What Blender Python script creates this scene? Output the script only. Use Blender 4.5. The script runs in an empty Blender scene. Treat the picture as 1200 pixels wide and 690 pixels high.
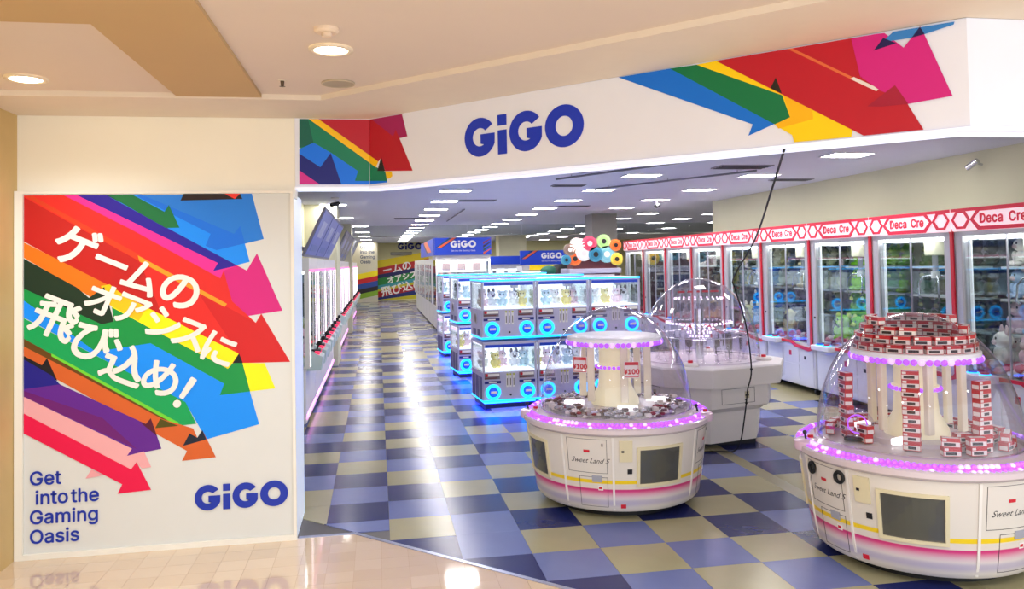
import bpy, bmesh, math, random
from mathutils import Vector, Matrix
from mathutils.geometry import tessellate_polygon
random.seed(7)
SC = bpy.context.scene
COL = SC.collection

# ------------------------------------------------------------------ camera
CAM_H = 1.6718
fw = Vector((0.16870543, 0.98516958, 0.03129489))
rt = Vector((0.98557073, -0.16816138, -0.01928935))
up = Vector((0.01374069, -0.03409755, 0.99932405))
cam = bpy.data.cameras.new('camera')
cam.sensor_width = 36.0
cam.lens = 36.0 * 922.58 / 1200
cam.shift_y = (278.5 - 345) / 1200
cam.clip_start = 0.05
co = bpy.data.objects.new('camera', cam)
COL.objects.link(co)
M = Matrix((rt, up, -fw)).transposed().to_4x4()
M.translation = (0, 0, CAM_H)
co.matrix_world = M
SC.camera = co

# ------------------------------------------------------------------ world, exposure
W = bpy.data.worlds.new('world')
SC.world = W
W.use_nodes = True
W.node_tree.nodes['Background'].inputs[0].default_value = (0.90, 0.95, 1.0, 1)
W.node_tree.nodes['Background'].inputs[1].default_value = 2.0
SC.view_settings.view_transform = 'Standard'
SC.view_settings.look = 'None'
SC.view_settings.gamma = 1
SC.view_settings.use_curve_mapping = False
SC.view_settings.exposure = 0.35
LAMP = 39.0          # strength of the arcade ceiling panels
DOWN = 66.0          # watts of a mall downlight
CEIL = 2.70          # arcade ceiling height
MCEIL = 2.63         # mall ceiling height
T = 0.4              # floor tile

# ------------------------------------------------------------------ helpers
def lin(c):
    return tuple(((v / 255) / 12.92 if v / 255 <= .04045 else ((v / 255 + .055) / 1.055) ** 2.4) for v in c) + (1,)

MATS = {}
def mat(name, c, rough=.5, metal=0, emit=0, ec=None, var=.06, scale=8.0, bump=0, spec=.5, trans=0, coat=0):
    if name in MATS:
        return MATS[name]
    m = bpy.data.materials.new(name)
    m.use_nodes = True
    nt = m.node_tree
    b = nt.nodes['Principled BSDF']
    b.inputs['Roughness'].default_value = rough
    b.inputs['Metallic'].default_value = metal
    b.inputs['Specular IOR Level'].default_value = spec
    if coat:
        b.inputs['Coat Weight'].default_value = coat
        b.inputs['Coat Roughness'].default_value = .05
    col = lin(c)
    if var > 0:
        tc = nt.nodes.new('ShaderNodeTexCoord')
        nz = nt.nodes.new('ShaderNodeTexNoise')
        nz.inputs['Scale'].default_value = scale
        nz.inputs['Detail'].default_value = 3
        nt.links.new(tc.outputs['Object'], nz.inputs['Vector'])
        mx = nt.nodes.new('ShaderNodeMix')
        mx.data_type = 'RGBA'
        mx.inputs[6].default_value = tuple(v * (1 - var) for v in col[:3]) + (1,)
        mx.inputs[7].default_value = tuple(min(1, v * (1 + var)) for v in col[:3]) + (1,)
        nt.links.new(nz.outputs['Fac'], mx.inputs[0])
        nt.links.new(mx.outputs[2], b.inputs['Base Color'])
        if bump:
            bp = nt.nodes.new('ShaderNodeBump')
            bp.inputs['Strength'].default_value = bump
            bp.inputs['Distance'].default_value = .01
            nt.links.new(nz.outputs['Fac'], bp.inputs['Height'])
            nt.links.new(bp.outputs['Normal'], b.inputs['Normal'])
    else:
        b.inputs['Base Color'].default_value = col
    if emit:
        b.inputs['Emission Color'].default_value = lin(ec or c)
        b.inputs['Emission Strength'].default_value = emit
    MATS[name] = m
    return m

def glass(name, tint=(255, 255, 255), refl=1.0, ior=1.45, rough=.02):
    """thin clear pane: see-through plus a Fresnel mirror"""
    if name in MATS:
        return MATS[name]
    m = bpy.data.materials.new(name)
    m.use_nodes = True
    nt = m.node_tree
    nt.nodes.clear()
    o = nt.nodes.new('ShaderNodeOutputMaterial')
    t = nt.nodes.new('ShaderNodeBsdfTransparent')
    t.inputs[0].default_value = lin(tint)
    g = nt.nodes.new('ShaderNodeBsdfGlossy')
    g.inputs['Roughness'].default_value = rough
    f = nt.nodes.new('ShaderNodeLayerWeight')
    f.inputs['Blend'].default_value = .5
    pw = nt.nodes.new('ShaderNodeMath')
    pw.operation = 'POWER'
    pw.inputs[1].default_value = 3.2
    f0 = ((ior - 1) / (ior + 1)) ** 2
    mt = nt.nodes.new('ShaderNodeMath')
    mt.operation = 'MULTIPLY_ADD'
    mt.inputs[1].default_value = (1 - f0) * .8 * min(refl, 1)
    mt.inputs[2].default_value = f0 * refl
    mx = nt.nodes.new('ShaderNodeMixShader')
    nt.links.new(f.outputs['Facing'], pw.inputs[0])
    nt.links.new(pw.outputs[0], mt.inputs[0])
    nt.links.new(mt.outputs[0], mx.inputs[0])
    nt.links.new(t.outputs[0], mx.inputs[1])
    nt.links.new(g.outputs[0], mx.inputs[2])
    nt.links.new(mx.outputs[0], o.inputs[0])
    MATS[name] = m
    return m

def col_mat(c, rough=.45, pre='print', spec=.4, emit=0):
    return mat('%s_%d_%d_%d' % ((pre,) + tuple(c)), c, rough, var=.02, spec=spec, emit=emit)

class MB:
    def __init__(self):
        self.v, self.f, self.mi = [], [], []
    def add(self, vs, fs, m=0):
        n = len(self.v)
        self.v += [tuple(p) for p in vs]
        for q in fs:
            self.f.append([i + n for i in q])
            self.mi.append(m)
        return self
    def box(self, x0, x1, y0, y1, z0, z1, m=0):
        return self.add([(x0, y0, z0), (x1, y0, z0), (x1, y1, z0), (x0, y1, z0), (x0, y0, z1), (x1, y0, z1), (x1, y1, z1), (x0, y1, z1)],
                        [(3, 2, 1, 0), (4, 5, 6, 7), (0, 1, 5, 4), (1, 2, 6, 5), (2, 3, 7, 6), (3, 0, 4, 7)], m)
    def cbox(self, x, y, z, sx, sy, sz, m=0):
        return self.box(x - sx / 2, x + sx / 2, y - sy / 2, y + sy / 2, z - sz / 2, z + sz / 2, m)
    def rbox(self, x0, x1, y0, y1, z0, z1, r=.02, m=0, n=3):
        """box with rounded vertical edges and chamfered top and bottom"""
        r = min(r, (x1 - x0) / 2.01, (y1 - y0) / 2.01, (z1 - z0) / 2.01)
        def ring(ins, z):
            out = []
            for cx, cy, a0 in ((x1 - r, y1 - r, 0), (x0 + r, y1 - r, 90), (x0 + r, y0 + r, 180), (x1 - r, y0 + r, 270)):
                for k in range(n + 1):
                    a = math.radians(a0 + 90 * k / n)
                    out.append((cx + (r - ins) * math.cos(a), cy + (r - ins) * math.sin(a), z))
            return out
        c = r * .45
        rings = [ring(c, z0), ring(0, z0 + c), ring(0, z1 - c), ring(c, z1)]
        N = len(rings[0])
        vs = [p for q in rings for p in q]
        fs = [[j * N + i, j * N + (i + 1) % N, (j + 1) * N + (i + 1) % N, (j + 1) * N + i] for j in range(3) for i in range(N)]
        fs += [list(range(N))[::-1], [3 * N + i for i in range(N)]]
        return self.add(vs, fs, m)
    def cyl(self, p0, p1, r, n=12, r1=None, m=0, cap=True):
        p0, p1 = Vector(p0), Vector(p1)
        r1 = r if r1 is None else r1
        d = (p1 - p0).normalized()
        a = d.orthogonal().normalized()
        b = d.cross(a)
        vs = []
        for p, rr in ((p0, r), (p1, r1)):
            for k in range(n):
                t = 2 * math.pi * k / n
                vs.append(p + (a * math.cos(t) + b * math.sin(t)) * rr)
        fs = [(k, (k + 1) % n, n + (k + 1) % n, n + k) for k in range(n)]
        if cap:
            fs += [list(range(n))[::-1], [n + k for k in range(n)]]
        return self.add(vs, fs, m)
    def lathe(self, prof, n=32, c=(0, 0), m=0, a0=0, a1=360):
        """profile of (radius, z) about the vertical axis through c"""
        full = abs(a1 - a0) >= 359.9
        K = n if full else n + 1
        vs = []
        for r, z in prof:
            for k in range(K):
                a = math.radians(a0 + (a1 - a0) * k / n)
                vs.append((c[0] + r * math.sin(a), c[1] - r * math.cos(a), z))
        fs = []
        for j in range(len(prof) - 1):
            for k in range(n):
                k2 = (k + 1) % K
                fs.append((j * K + k, j * K + k2, (j + 1) * K + k2, (j + 1) * K + k))
        return self.add(vs, fs, m)
    def ball(self, c, rx, ry=None, rz=None, n=10, k=7, m=0):
        ry = rx if ry is None else ry
        rz = rx if rz is None else rz
        vs = [(c[0], c[1], c[2] + rz)]
        for j in range(1, k):
            t = math.pi * j / k
            for i in range(n):
                a = 2 * math.pi * i / n
                vs.append((c[0] + rx * math.sin(t) * math.cos(a), c[1] + ry * math.sin(t) * math.sin(a), c[2] + rz * math.cos(t)))
        vs.append((c[0], c[1], c[2] - rz))
        fs = [(0, 1 + i, 1 + (i + 1) % n) for i in range(n)]
        for j in range(k - 2):
            for i in range(n):
                a, b = 1 + j * n + i, 1 + j * n + (i + 1) % n
                fs.append((a, a + n, b + n, b))
        L = len(vs) - 1
        fs += [(L, 1 + (k - 2) * n + (i + 1) % n, 1 + (k - 2) * n + i) for i in range(n)]
        return self.add(vs, fs, m)
    def tube(self, pts, r, n=8, m=0):
        pts = [Vector(p) for p in pts]
        up_ = Vector((.3, .5, .8)).normalized()
        vs = []
        for i, p in enumerate(pts):
            d = (pts[min(i + 1, len(pts) - 1)] - pts[max(i - 1, 0)]).normalized()
            a = d.cross(up_)
            if a.length < 1e-4:
                a = d.orthogonal()
            a.normalize()
            b = d.cross(a)
            for k in range(n):
                t = 2 * math.pi * k / n
                vs.append(p + (a * math.cos(t) + b * math.sin(t)) * r)
        fs = []
        for i in range(len(pts) - 1):
            for k in range(n):
                fs.append((i * n + k, i * n + (k + 1) % n, (i + 1) * n + (k + 1) % n, (i + 1) * n + k))
        fs += [list(range(n))[::-1], [(len(pts) - 1) * n + k for k in range(n)]]
        return self.add(vs, fs, m)
    def torus(self, c, R, r, n=32, k=8, m=0, axis='z', sx=1.0):
        vs = []
        for i in range(n):
            a = 2 * math.pi * i / n
            for j in range(k):
                b = 2 * math.pi * j / k
                rr = R + r * math.cos(b)
                p = (rr * math.cos(a) * sx, rr * math.sin(a), r * math.sin(b))
                if axis == 'y':
                    p = (p[0], p[2], p[1])
                elif axis == 'x':
                    p = (p[2], p[0], p[1])
                vs.append((c[0] + p[0], c[1] + p[1], c[2] + p[2]))
        fs = [(i * k + j, ((i + 1) % n) * k + j, ((i + 1) % n) * k + (j + 1) % k, i * k + (j + 1) % k) for i in range(n) for j in range(k)]
        return self.add(vs, fs, m)
    def sheet(self, pts, fn, m=0, th=.0006):
        """a flat outline (2-D) as a thin plate; fn(u, v, d) gives the place at depth d"""
        n = len(pts)
        tri = tessellate_polygon([[Vector((p[0], p[1], 0)) for p in pts]])
        vs = [fn(p[0], p[1], th) for p in pts] + [fn(p[0], p[1], 0) for p in pts]
        fs = []
        for t in tri:
            a, b, c = [Vector((pts[i][0], pts[i][1])) for i in t]
            s = (b.x - a.x) * (c.y - a.y) - (b.y - a.y) * (c.x - a.x)
            if abs(s) < 1e-12:
                continue
            fs.append(list(t) if s > 0 else list(t)[::-1])
        fs += [(i, (i + 1) % n, n + (i + 1) % n, n + i) for i in range(n)]
        return self.add(vs, fs, m)
    def mesh(self, name, mats, smooth=False):
        me = bpy.data.meshes.new(name)
        me.from_pydata(self.v, [], self.f)
        mats = mats if isinstance(mats, (list, tuple)) else [mats]
        for q in mats:
            me.materials.append(q)
        if len(mats) > 1:
            me.polygons.foreach_set('material_index', self.mi)
        bm = bmesh.new()
        bm.from_mesh(me)
        bmesh.ops.recalc_face_normals(bm, faces=bm.faces)
        bm.to_mesh(me)
        bm.free()
        if smooth:
            me.polygons.foreach_set('use_smooth', [True] * len(me.polygons))
            if smooth != 'all':
                me.set_sharp_from_angle(angle=math.radians(40))
        me.update()
        return me
    def build(self, name, mats, parent=None, smooth=False):
        return link(name, self.mesh(name, mats, smooth), parent)

def link(name, me, parent=None, loc=None, rz=None):
    o = bpy.data.objects.new(name, me)
    COL.objects.link(o)
    if parent:
        o.parent = parent
    if loc:
        o.location = loc
    if rz is not None:
        o.rotation_euler.z = rz
    return o

def tag(o, label, cat, group=None):
    o['label'] = label
    o['category'] = cat
    if group:
        o['group'] = group
    return o

def thing(name, label, cat, loc=(0, 0, 0), rz=0, group=None):
    o = bpy.data.objects.new(name, None)
    o.empty_display_size = .1
    COL.objects.link(o)
    o.location = loc
    o.rotation_euler.z = rz
    return tag(o, label, cat, group)

def struct(o):
    o['kind'] = 'structure'
    return o

KIDS = {}
def copy_tree(o, parent=None):
    c = o.copy()
    COL.objects.link(c)
    c.parent = parent
    for ch in list(o.children):
        copy_tree(ch, c)
    return c

def place(o, loc, rz=0, label=None, group=None):
    o.location = loc
    o.rotation_euler.z = rz
    if label:
        o['label'] = label
    if group:
        o['group'] = group
    return o

FONT = None
try:
    import os
    _p = os.path.join(bpy.utils.system_resource('DATAFILES'), 'fonts', 'Inter.woff2')
    if os.path.exists(_p):
        FONT = bpy.data.fonts.load(_p)
except Exception:
    FONT = None

def text_mesh(s, size, bold=0, shear=0, align='LEFT', space=1.0, res=6, plain=False):
    """flat letters as 2-D vertices and faces"""
    cu = bpy.data.curves.new('t', 'FONT')
    cu.body = s
    cu.size = size
    cu.shear = shear
    if FONT and not plain and all(ord(q) < 256 for q in s):
        cu.font = FONT
    cu.align_x = align
    cu.space_character = space
    cu.resolution_u = 3 if all(ord(q) < 256 for q in s) else res
    cu.fill_mode = 'FRONT'
    ob = bpy.data.objects.new('t', cu)
    COL.objects.link(ob)
    dg = bpy.context.evaluated_depsgraph_get()
    me = bpy.data.meshes.new_from_object(ob.evaluated_get(dg))
    vs = [(v.co.x, v.co.y) for v in me.vertices]
    fs = [list(p.vertices) for p in me.polygons]
    bpy.data.objects.remove(ob)
    bpy.data.curves.remove(cu)
    bpy.data.meshes.remove(me)
    return vs, fs

def letters(name, s, size, fn, material, parent, bold=0, shear=0, align='LEFT', space=1.0, rot=0, at=(0, 0), center=False, plain=False):
    """lettering laid on a surface: fn(u, v, d) as for MB.sheet"""
    vs, fs = text_mesh(s, size, bold, shear, align, space, 6, plain)
    if center and vs:
        cx = (min(v[0] for v in vs) + max(v[0] for v in vs)) / 2
        cy = (min(v[1] for v in vs) + max(v[1] for v in vs)) / 2
        vs = [(x - cx, y - cy) for x, y in vs]
    ca, sa = math.cos(rot), math.sin(rot)
    # heavier strokes: the outline is repeated a little to each side, each a hair further out
    shifts = [(0, 0)] + ([(bold * math.cos(k * math.pi / 4), bold * math.sin(k * math.pi / 4)) for k in range(8)] if bold else [])
    pts, ff = [], []
    for j, (sx, sy) in enumerate(shifts):
        n = len(pts)
        pts += [fn(at[0] + sx + x * ca - y * sa, at[1] + sy + x * sa + y * ca, .0004 + .0001 * j) for x, y in vs]
        ff += [[i + n for i in q] for q in fs]
    me = bpy.data.meshes.new(name)
    me.from_pydata([tuple(p) for p in pts], [], ff)
    me.materials.append(material)
    return link(name, me, parent)

def arc(cx, cy, r, a0, a1, n):
    return [(cx + r * math.cos(math.radians(a0 + (a1 - a0) * k / n)), cy + r * math.sin(math.radians(a0 + (a1 - a0) * k / n))) for k in range(n + 1)]

def logo_polys():
    """the rounded capital-G / i / G / O wordmark, cap height 1, list of outlines"""
    def G(x):
        p = [(.97, .57), (.52, .57), (.52, .33), (.69, .33)]
        p += arc(.5, .5, .235, -45, -318, 22)
        p += arc(.5, .5, .5, 37, 338, 36)
        return [(a + x, b) for a, b in p]
    def O(x):
        # ring as two halves so that each outline stays simple
        r = []
        for a0, a1 in ((90, 270), (270, 450)):
            o = [(x + .54 + .54 * math.cos(math.radians(a)), .5 + .51 * math.sin(math.radians(a))) for a in [a0 + (a1 - a0) * k / 20 for k in range(21)]]
            i = [(x + .54 + .24 * math.cos(math.radians(a)), .5 + .24 * math.sin(math.radians(a))) for a in [a1 + (a0 - a1) * k / 20 for k in range(21)]]
            r.append(o + i)
        return r
    def R(x, y0, y1):
        return [(x, y0), (x + .275, y0), (x + .275, y1), (x, y1)]
    return [[G(0)], [R(1.07, 0, .61), R(1.07, .725, 1.0)], [G(1.43)], O(2.49)]

def logo(parent, fn, h, at, material, name='logo_letter'):
    for k, outl in enumerate(logo_polys()):
        b = MB()
        for p in outl:
            b.sheet([(at[0] + x * h, at[1] + y * h) for x, y in p], fn, th=.002)
        b.build(name, material, parent)

# ------------------------------------------------------------------ shared materials
WHITE_WALL = mat('cream_wall', (250, 245, 230), .6, var=.03, scale=3)
INT_WALL = mat('arcade_wall', (216, 213, 182), .7, var=.04, scale=2)
INT_CEIL = mat('arcade_ceiling', (220, 222, 236), .8, var=.03, scale=3)
MALL_CEIL = mat('mall_ceiling', (224, 210, 198), .8, var=.03, scale=2)
BEAM = mat('tan_beam', (198, 168, 122), .7, var=.05, scale=2)
SOFFIT = mat('soffit', (230, 218, 202), .7, var=.03)
TAN = mat('tan_wall', (206, 176, 116), .55, var=.06)
SIGN_WHITE = mat('sign_white', (236, 240, 254), .45, var=.02)
PANEL_WHITE = mat('panel_white', (216, 217, 214), .4, var=.02, emit=.03)
LOGO_BLUE = mat('logo_blue', (10, 46, 170), .45, var=.02)
WHITE = mat('white_plastic', (232, 230, 228), .35, var=.03)
CREAM = mat('cream_plastic', (236, 230, 204), .4, var=.03)
GREY = mat('grey_plastic', (165, 165, 178), .4, var=.05)
LAV = mat('lavender_plastic', (186, 184, 206), .35, var=.04)
DARK = mat('dark_plastic', (26, 24, 30), .4, var=.1)
BLACK = mat('black_rubber', (12, 12, 14), .6, var=.1)
CHROME = mat('chrome', (210, 212, 218), .18, metal=1, var=.03)
RED = mat('red_plastic', (206, 18, 44), .35, var=.05)
NAVY = mat('navy_plastic', (24, 30, 120), .35, var=.05)
BLUE = mat('blue_plastic', (20, 64, 200), .3, var=.05)
LED_W = mat('led_white', (255, 252, 255), .5, emit=5, var=0)
LED_P = mat('led_pinkwhite', (255, 236, 250), .5, emit=1.6, var=0)
LED_DIM = mat('led_dim', (235, 235, 240), .5, emit=.2, var=0)
LED_C = mat('led_cyan', (30, 190, 255), .4, emit=2.2, ec=(20, 170, 255), var=0)
LED_B = mat('led_blue', (10, 40, 255), .4, emit=26, ec=(10, 60, 255), var=0)
LED_V = mat('led_violet', (178, 106, 230), .25, emit=.95, ec=(150, 62, 240), var=.0)
LED_IN = mat('led_cabinet', (255, 252, 250), .5, emit=13, var=0)
LED_V2 = mat('led_violet_bright', (226, 190, 255), .2, emit=1.2, ec=(200, 150, 255), var=0)
LAMP_M = mat('lamp_panel', (255, 255, 255), .5, emit=LAMP, ec=(255, 250, 248), var=0)
LAMP_WARM = mat('downlight_lens', (255, 246, 226), .5, emit=14, ec=(255, 240, 212), var=0)
CLEAR = glass('clear_acrylic', (246, 243, 248), 1.5, 1.42)
PANE = glass('window_glass', (240, 246, 246), 1.2, 1.45)
SMOKE = glass('smoke_barrier_glass', (238, 242, 240), .4, 1.3)

# ------------------------------------------------------------------ floors
TX0, TY0 = .1289 * T, 12.21 * T
TILE_P = mat('tile_pale', (168, 161, 127), .2, var=.07, scale=5, bump=.05, spec=.22)
TILE_L = mat('tile_light_blue', (110, 120, 170), .2, var=.08, scale=5, bump=.05, spec=.22)
TILE_D = mat('tile_navy', (37, 44, 100), .2, var=.12, scale=5, bump=.05, spec=.22)
STRIP = mat('floor_strip', (150, 142, 108), .3, var=.06)
GROUT = mat('floor_joint', (96, 92, 92), .5, var=.05)
KNOWN = {-2: (-1, 'LDPPLDPDLDPPLDPD'), -1: (-1, 'LLDLDPLDPLDLDPLDPDLDPD'), 0: (-1, 'DPLDPLDPDPLDPLDPDPLPD'), 1: (-3, 'PDLLDPLDPDLLDPDPLD'),
         2: (-3, 'DLPDPDPLDLPDPDLPDL'), 3: (-4, 'DLPLPDLDPDPLDP'), 4: (-4, 'DPLPDPLDPLDPDPL'), 5: (-4, 'PLPDPDPLDPDLPDL'), 6: (-4, 'DPDLDPLDPDPLDPL')}
rnd = random.Random(3)
def tile_kind(i, k):
    if i in KNOWN:
        k0, s = KNOWN[i]
        if 0 <= k - k0 < len(s):
            return s[k - k0]
    r = random.Random(i * 7919 + k * 104729 + 11)
    c = 'PDL'[(k + 2 * i + (k // 4)) % 3]
    return c if r.random() < .7 else r.choice('PPDL')

fl = MB()
DX = 4.90          # the shop front runs along X + Y = DX between its two corners
fl.add([(-1.4, 5.06, 0), (-.16, 5.06, 0), (2.25, 2.65, 0), (8.0, 2.65, 0), (8, 13.4, 0), (13, 13.4, 0), (13, 38, 0), (-1.4, 38, 0)],
       [(0, 1, 2, 3, 4, 5, 6, 7)])
floor = struct(fl.build('floor', GROUT))
tile_me = {}
for kd, m_ in (('P', TILE_P), ('L', TILE_L), ('D', TILE_D)):
    tile_me[kd] = MB().box(.0008, T - .0008, .0008, T - .0008, 0, .004).mesh('floor_tile', m_)
far = {'P': MB(), 'L': MB(), 'D': MB()}
cells = []
for i in range(-4, 14):
    for k in range(-7, 84):
        sh = .12 if i >= 7 else 0
        x, y = TX0 + i * T + sh, TY0 + k * T
        if y + T > 37.5 or x < -1.45 or (x > 7.0 and y < 13.5):
            continue
        if x > 7.4:
            continue
        # cut by the shop front
        poly = [(x + .0008, y + .0008), (x + T - .0008, y + .0008), (x + T - .0008, y + T - .0008), (x + .0008, y + T - .0008)]
        def cut(poly, f):
            out = []
            for a, b in zip(poly, poly[1:] + poly[:1]):
                fa, fb = f(a), f(b)
                if fa >= 0:
                    out.append(a)
                if (fa >= 0) != (fb >= 0):
                    t = fa / (fa - fb)
                    out.append((a[0] + t * (b[0] - a[0]), a[1] + t * (b[1] - a[1])))
            return out
        whole = len(poly)
        q = cut(poly, lambda p: p[0] + p[1] - DX - .02)
        if q:
            q = cut(q, (lambda p: p[1] - 5.075) if x < -.17 else (lambda p: p[1] - 2.66))
        if len(q) < 3:
            continue
        cells.append((y + .15 * abs(x), x, y, tile_kind(i, k), q if q != poly else None))
cells.sort(key=lambda c: c[0])
def vis_rank(c):
    x, y = c[1] + .2, c[2] + .2
    px = 441 + (x / max(y, .1)) * 960
    return not (330 < px < 1240 and y > 3.2 and x < 5.0)
cells.sort(key=lambda c: (vis_rank(c), c[0]))
for n, (d, x, y, kd, q) in enumerate(cells):
    if n < 300:
        if q is None:
            link('floor_tile', tile_me[kd], floor, (x, y, 0))
        else:
            m_ = {'P': TILE_P, 'L': TILE_L, 'D': TILE_D}[kd]
            MB().sheet(q, lambda u, v, dd: (u, v, dd), th=.004).build('floor_tile', m_, floor)
    else:
        if q is None:
            far[kd].add([(x + .0008, y + .0008, .004), (x + T - .0008, y + .0008, .004), (x + T - .0008, y + T - .0008, .004), (x + .0008, y + T - .0008, .004)], [(0, 1, 2, 3)])
        else:
            far[kd].sheet(q, lambda u, v, dd: (u, v, dd), th=.004)
big = MB()
for j, kd in enumerate('PLD'):
    big.add(far[kd].v, far[kd].f, j)
o = big.build('distant_floor_tiles', [TILE_P, TILE_L, TILE_D], floor)
o['kind'] = 'stuff'
MB().box(TX0 + 7 * T, TX0 + 7 * T + .12, 3.0, 37, 0, .0042).build('floor_strip', STRIP, floor)

# mall floor: polished beige tiles
MT = .15
MT_M = [mat('mall_tile_a', (216, 190, 160), .06, var=.03, scale=6, spec=.8, coat=.6), mat('mall_tile_b', (213, 187, 157), .06, var=.03, scale=6, spec=.8, coat=.6),
        mat('mall_tile_c', (219, 194, 165), .06, var=.03, scale=6, spec=.8, coat=.6)]
mf = MB()
mf.add([(-2.1, 5.06, -.002), (-2.1, -3, -.002), (9, -3, -.002), (9, 2.65, -.002), (2.25, 2.65, -.002), (-.16, 5.06, -.002)], [(0, 1, 2, 3, 4, 5)])
mallf = struct(mf.build('floor_mall', mat('mall_joint', (186, 156, 124), .25, var=.04)))
mt_me = [MB().box(.0006, MT - .0006, .0006, MT - .0006, 0, .003).mesh('mall_tile', q) for q in MT_M]
mcells = []
for i in range(-14, 70):
    for k in range(-54, 0):
        x, y = -2.10 + (i + 14) * MT, 5.05 + k * MT
        if x > 8.8:
            continue
        poly = [(x + .0006, y + .0006), (x + MT - .0006, y + .0006), (x + MT - .0006, y + MT - .0006), (x + .0006, y + MT - .0006)]
        q = cut(poly, lambda p: DX - .02 - p[0] - p[1])
        if q and x > 2.1:
            q = cut(q, lambda p: 2.63 - p[1])
        if len(q) < 3:
            continue
        px = 441 + (x + .07) / max(y, .1) * 960
        mcells.append((not (-20 < px < 700 and y > 3.7), -y, x, y, q if q != poly else None))
mcells.sort(key=lambda c: c[:3])
farm = MB()
for n, (h_, d, x, y, q) in enumerate(mcells):
    j = random.Random(n).randrange(3)
    if n < 300 and not h_:
        if q is None:
            link('mall_tile', mt_me[j], mallf, (x, y, 0))
        else:
            MB().sheet(q, lambda u, v, dd: (u, v, dd), th=.003).build('mall_tile', MT_M[j], mallf)
    else:
        pp = q or [(x + .0006, y + .0006), (x + MT - .0006, y + .0006), (x + MT - .0006, y + MT - .0006), (x + .0006, y + MT - .0006)]
        farm.add([(a, b, .003) for a, b in pp], [list(range(len(pp)))], j)
o = farm.build('distant_mall_tiles', MT_M, mallf)
o['kind'] = 'stuff'
# metal threshold along the shop front
th = MB()
pts = [(-.50, 5.062), (-.163, 5.062), (2.25, 2.65), (6.0, 2.65)]
for a, b in zip(pts, pts[1:]):
    d = Vector((b[0] - a[0], b[1] - a[1])).normalized()
    nrm = Vector((-d.y, d.x)) * .014
    p = [(a[0] - nrm.x, a[1] - nrm.y), (b[0] - nrm.x, b[1] - nrm.y), (b[0] + nrm.x, b[1] + nrm.y), (a[0] + nrm.x, a[1] + nrm.y)]
    th.sheet(p, lambda u, v, dd: (u, v, dd), th=.007)
struct(th.build('trim_1', mat('threshold_metal', (170, 176, 200), .3, metal=.8, var=.04)))

# ------------------------------------------------------------------ walls and ceilings
def wall(name, x0, x1, y0, y1, z0, z1, m_):
    return struct(MB().box(x0, x1, y0, y1, z0, z1).build(name, m_))
wall('wall_front', -2.10, -.50, 5.07, 5.20, 2.10, 2.63, WHITE_WALL)
wall('wall_side', -2.25, -2.095, -.6, 5.2, 0, 2.75, TAN)
wall('wall_left', -1.4, -1.2, 5.58, 38, 0, CEIL, INT_WALL)
wall('wall_right', 5.98, 6.2, 2.9, 13.4, 0, CEIL, INT_WALL)
wall('wall_right_return', 6.2, 13, 13.2, 13.4, 0, CEIL, INT_WALL)
wall('wall_far_right', 13, 13.2, 13.4, 38, 0, CEIL + .3, INT_WALL)
wall('wall_back', -1.4, 13.2, 37.5, 37.7, 0, CEIL + .3, mat('back_wall', (214, 208, 160), .7, var=.04, scale=1.5))
# pillars on the aisle side
wall('wall_pillar_near', -1.2, -.67, 13.5, 14.6, 0, CEIL, INT_WALL)
wall('wall_pillar_far', -1.2, -.64, 19.9, 20.8, 0, CEIL, INT_WALL)
wall('wall_pillar_grey', 4.62, 5.18, 16.6, 17.2, 0, CEIL, mat('grey_pillar', (150, 148, 142), .7, var=.03))
wall('wall_pillar_white', 4.55, 5.6, 29.5, 30.3, 0, CEIL, INT_WALL)
# arcade ceiling with the cut shop front
cl = MB()
base = [(-1.4, 5.58), (-.5, 5.58), (-.5, 5.2), (0, 5.2), (.03, 5.19), (2.40, 2.83), (6.2, 2.83), (6.2, 13.4), (13, 13.4), (13, 37.6), (-1.4, 37.6)]
cl.sheet(base, lambda u, v, dd: (u, v, CEIL + .1 - dd), th=.1)
struct(cl.build('ceiling', INT_CEIL))
# mall ceiling: flat panels, tan beams 2 cm lower, lower soffit along the shop front
mc = MB()
mc.add([(-2.25, 5.2, MCEIL), (-2.25, -.6, MCEIL), (9, -.6, MCEIL), (9, 2.9, MCEIL), (2.3, 2.9, MCEIL), (0, 5.2, MCEIL)], [(0, 1, 2, 3, 4, 5)])
mc.box(-2.25, 9, -.6, 5.2, 2.76, 2.80)
ceil_m = struct(mc.build('ceiling_mall', MALL_CEIL))
MB().box(-1.066, -.62, -.6, 4.50, MCEIL - .02, MCEIL).build('beam', BEAM, ceil_m)
MB().box(-2.095, -1.066, 1.2, 3.20, MCEIL - .02, MCEIL).build('beam', BEAM, ceil_m)
so = MB()
def ring_strip(b, a, c, z0, z1):
    b.sheet(a, lambda u, v, dd: (u, v, z1 - dd), th=z1 - z0)
SOF = MCEIL - .03
so.sheet([(-2.1, 5.07), (-2.1, 4.50), (-.30, 4.50), (2.05, 2.18), (9, 2.18), (9, 2.72), (2.29, 2.72), (-.04, 5.06)], lambda u, v, dd: (u, v, SOF + .03 - dd), th=.03)
struct(so.build('ceiling_soffit', SOFFIT))
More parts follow.
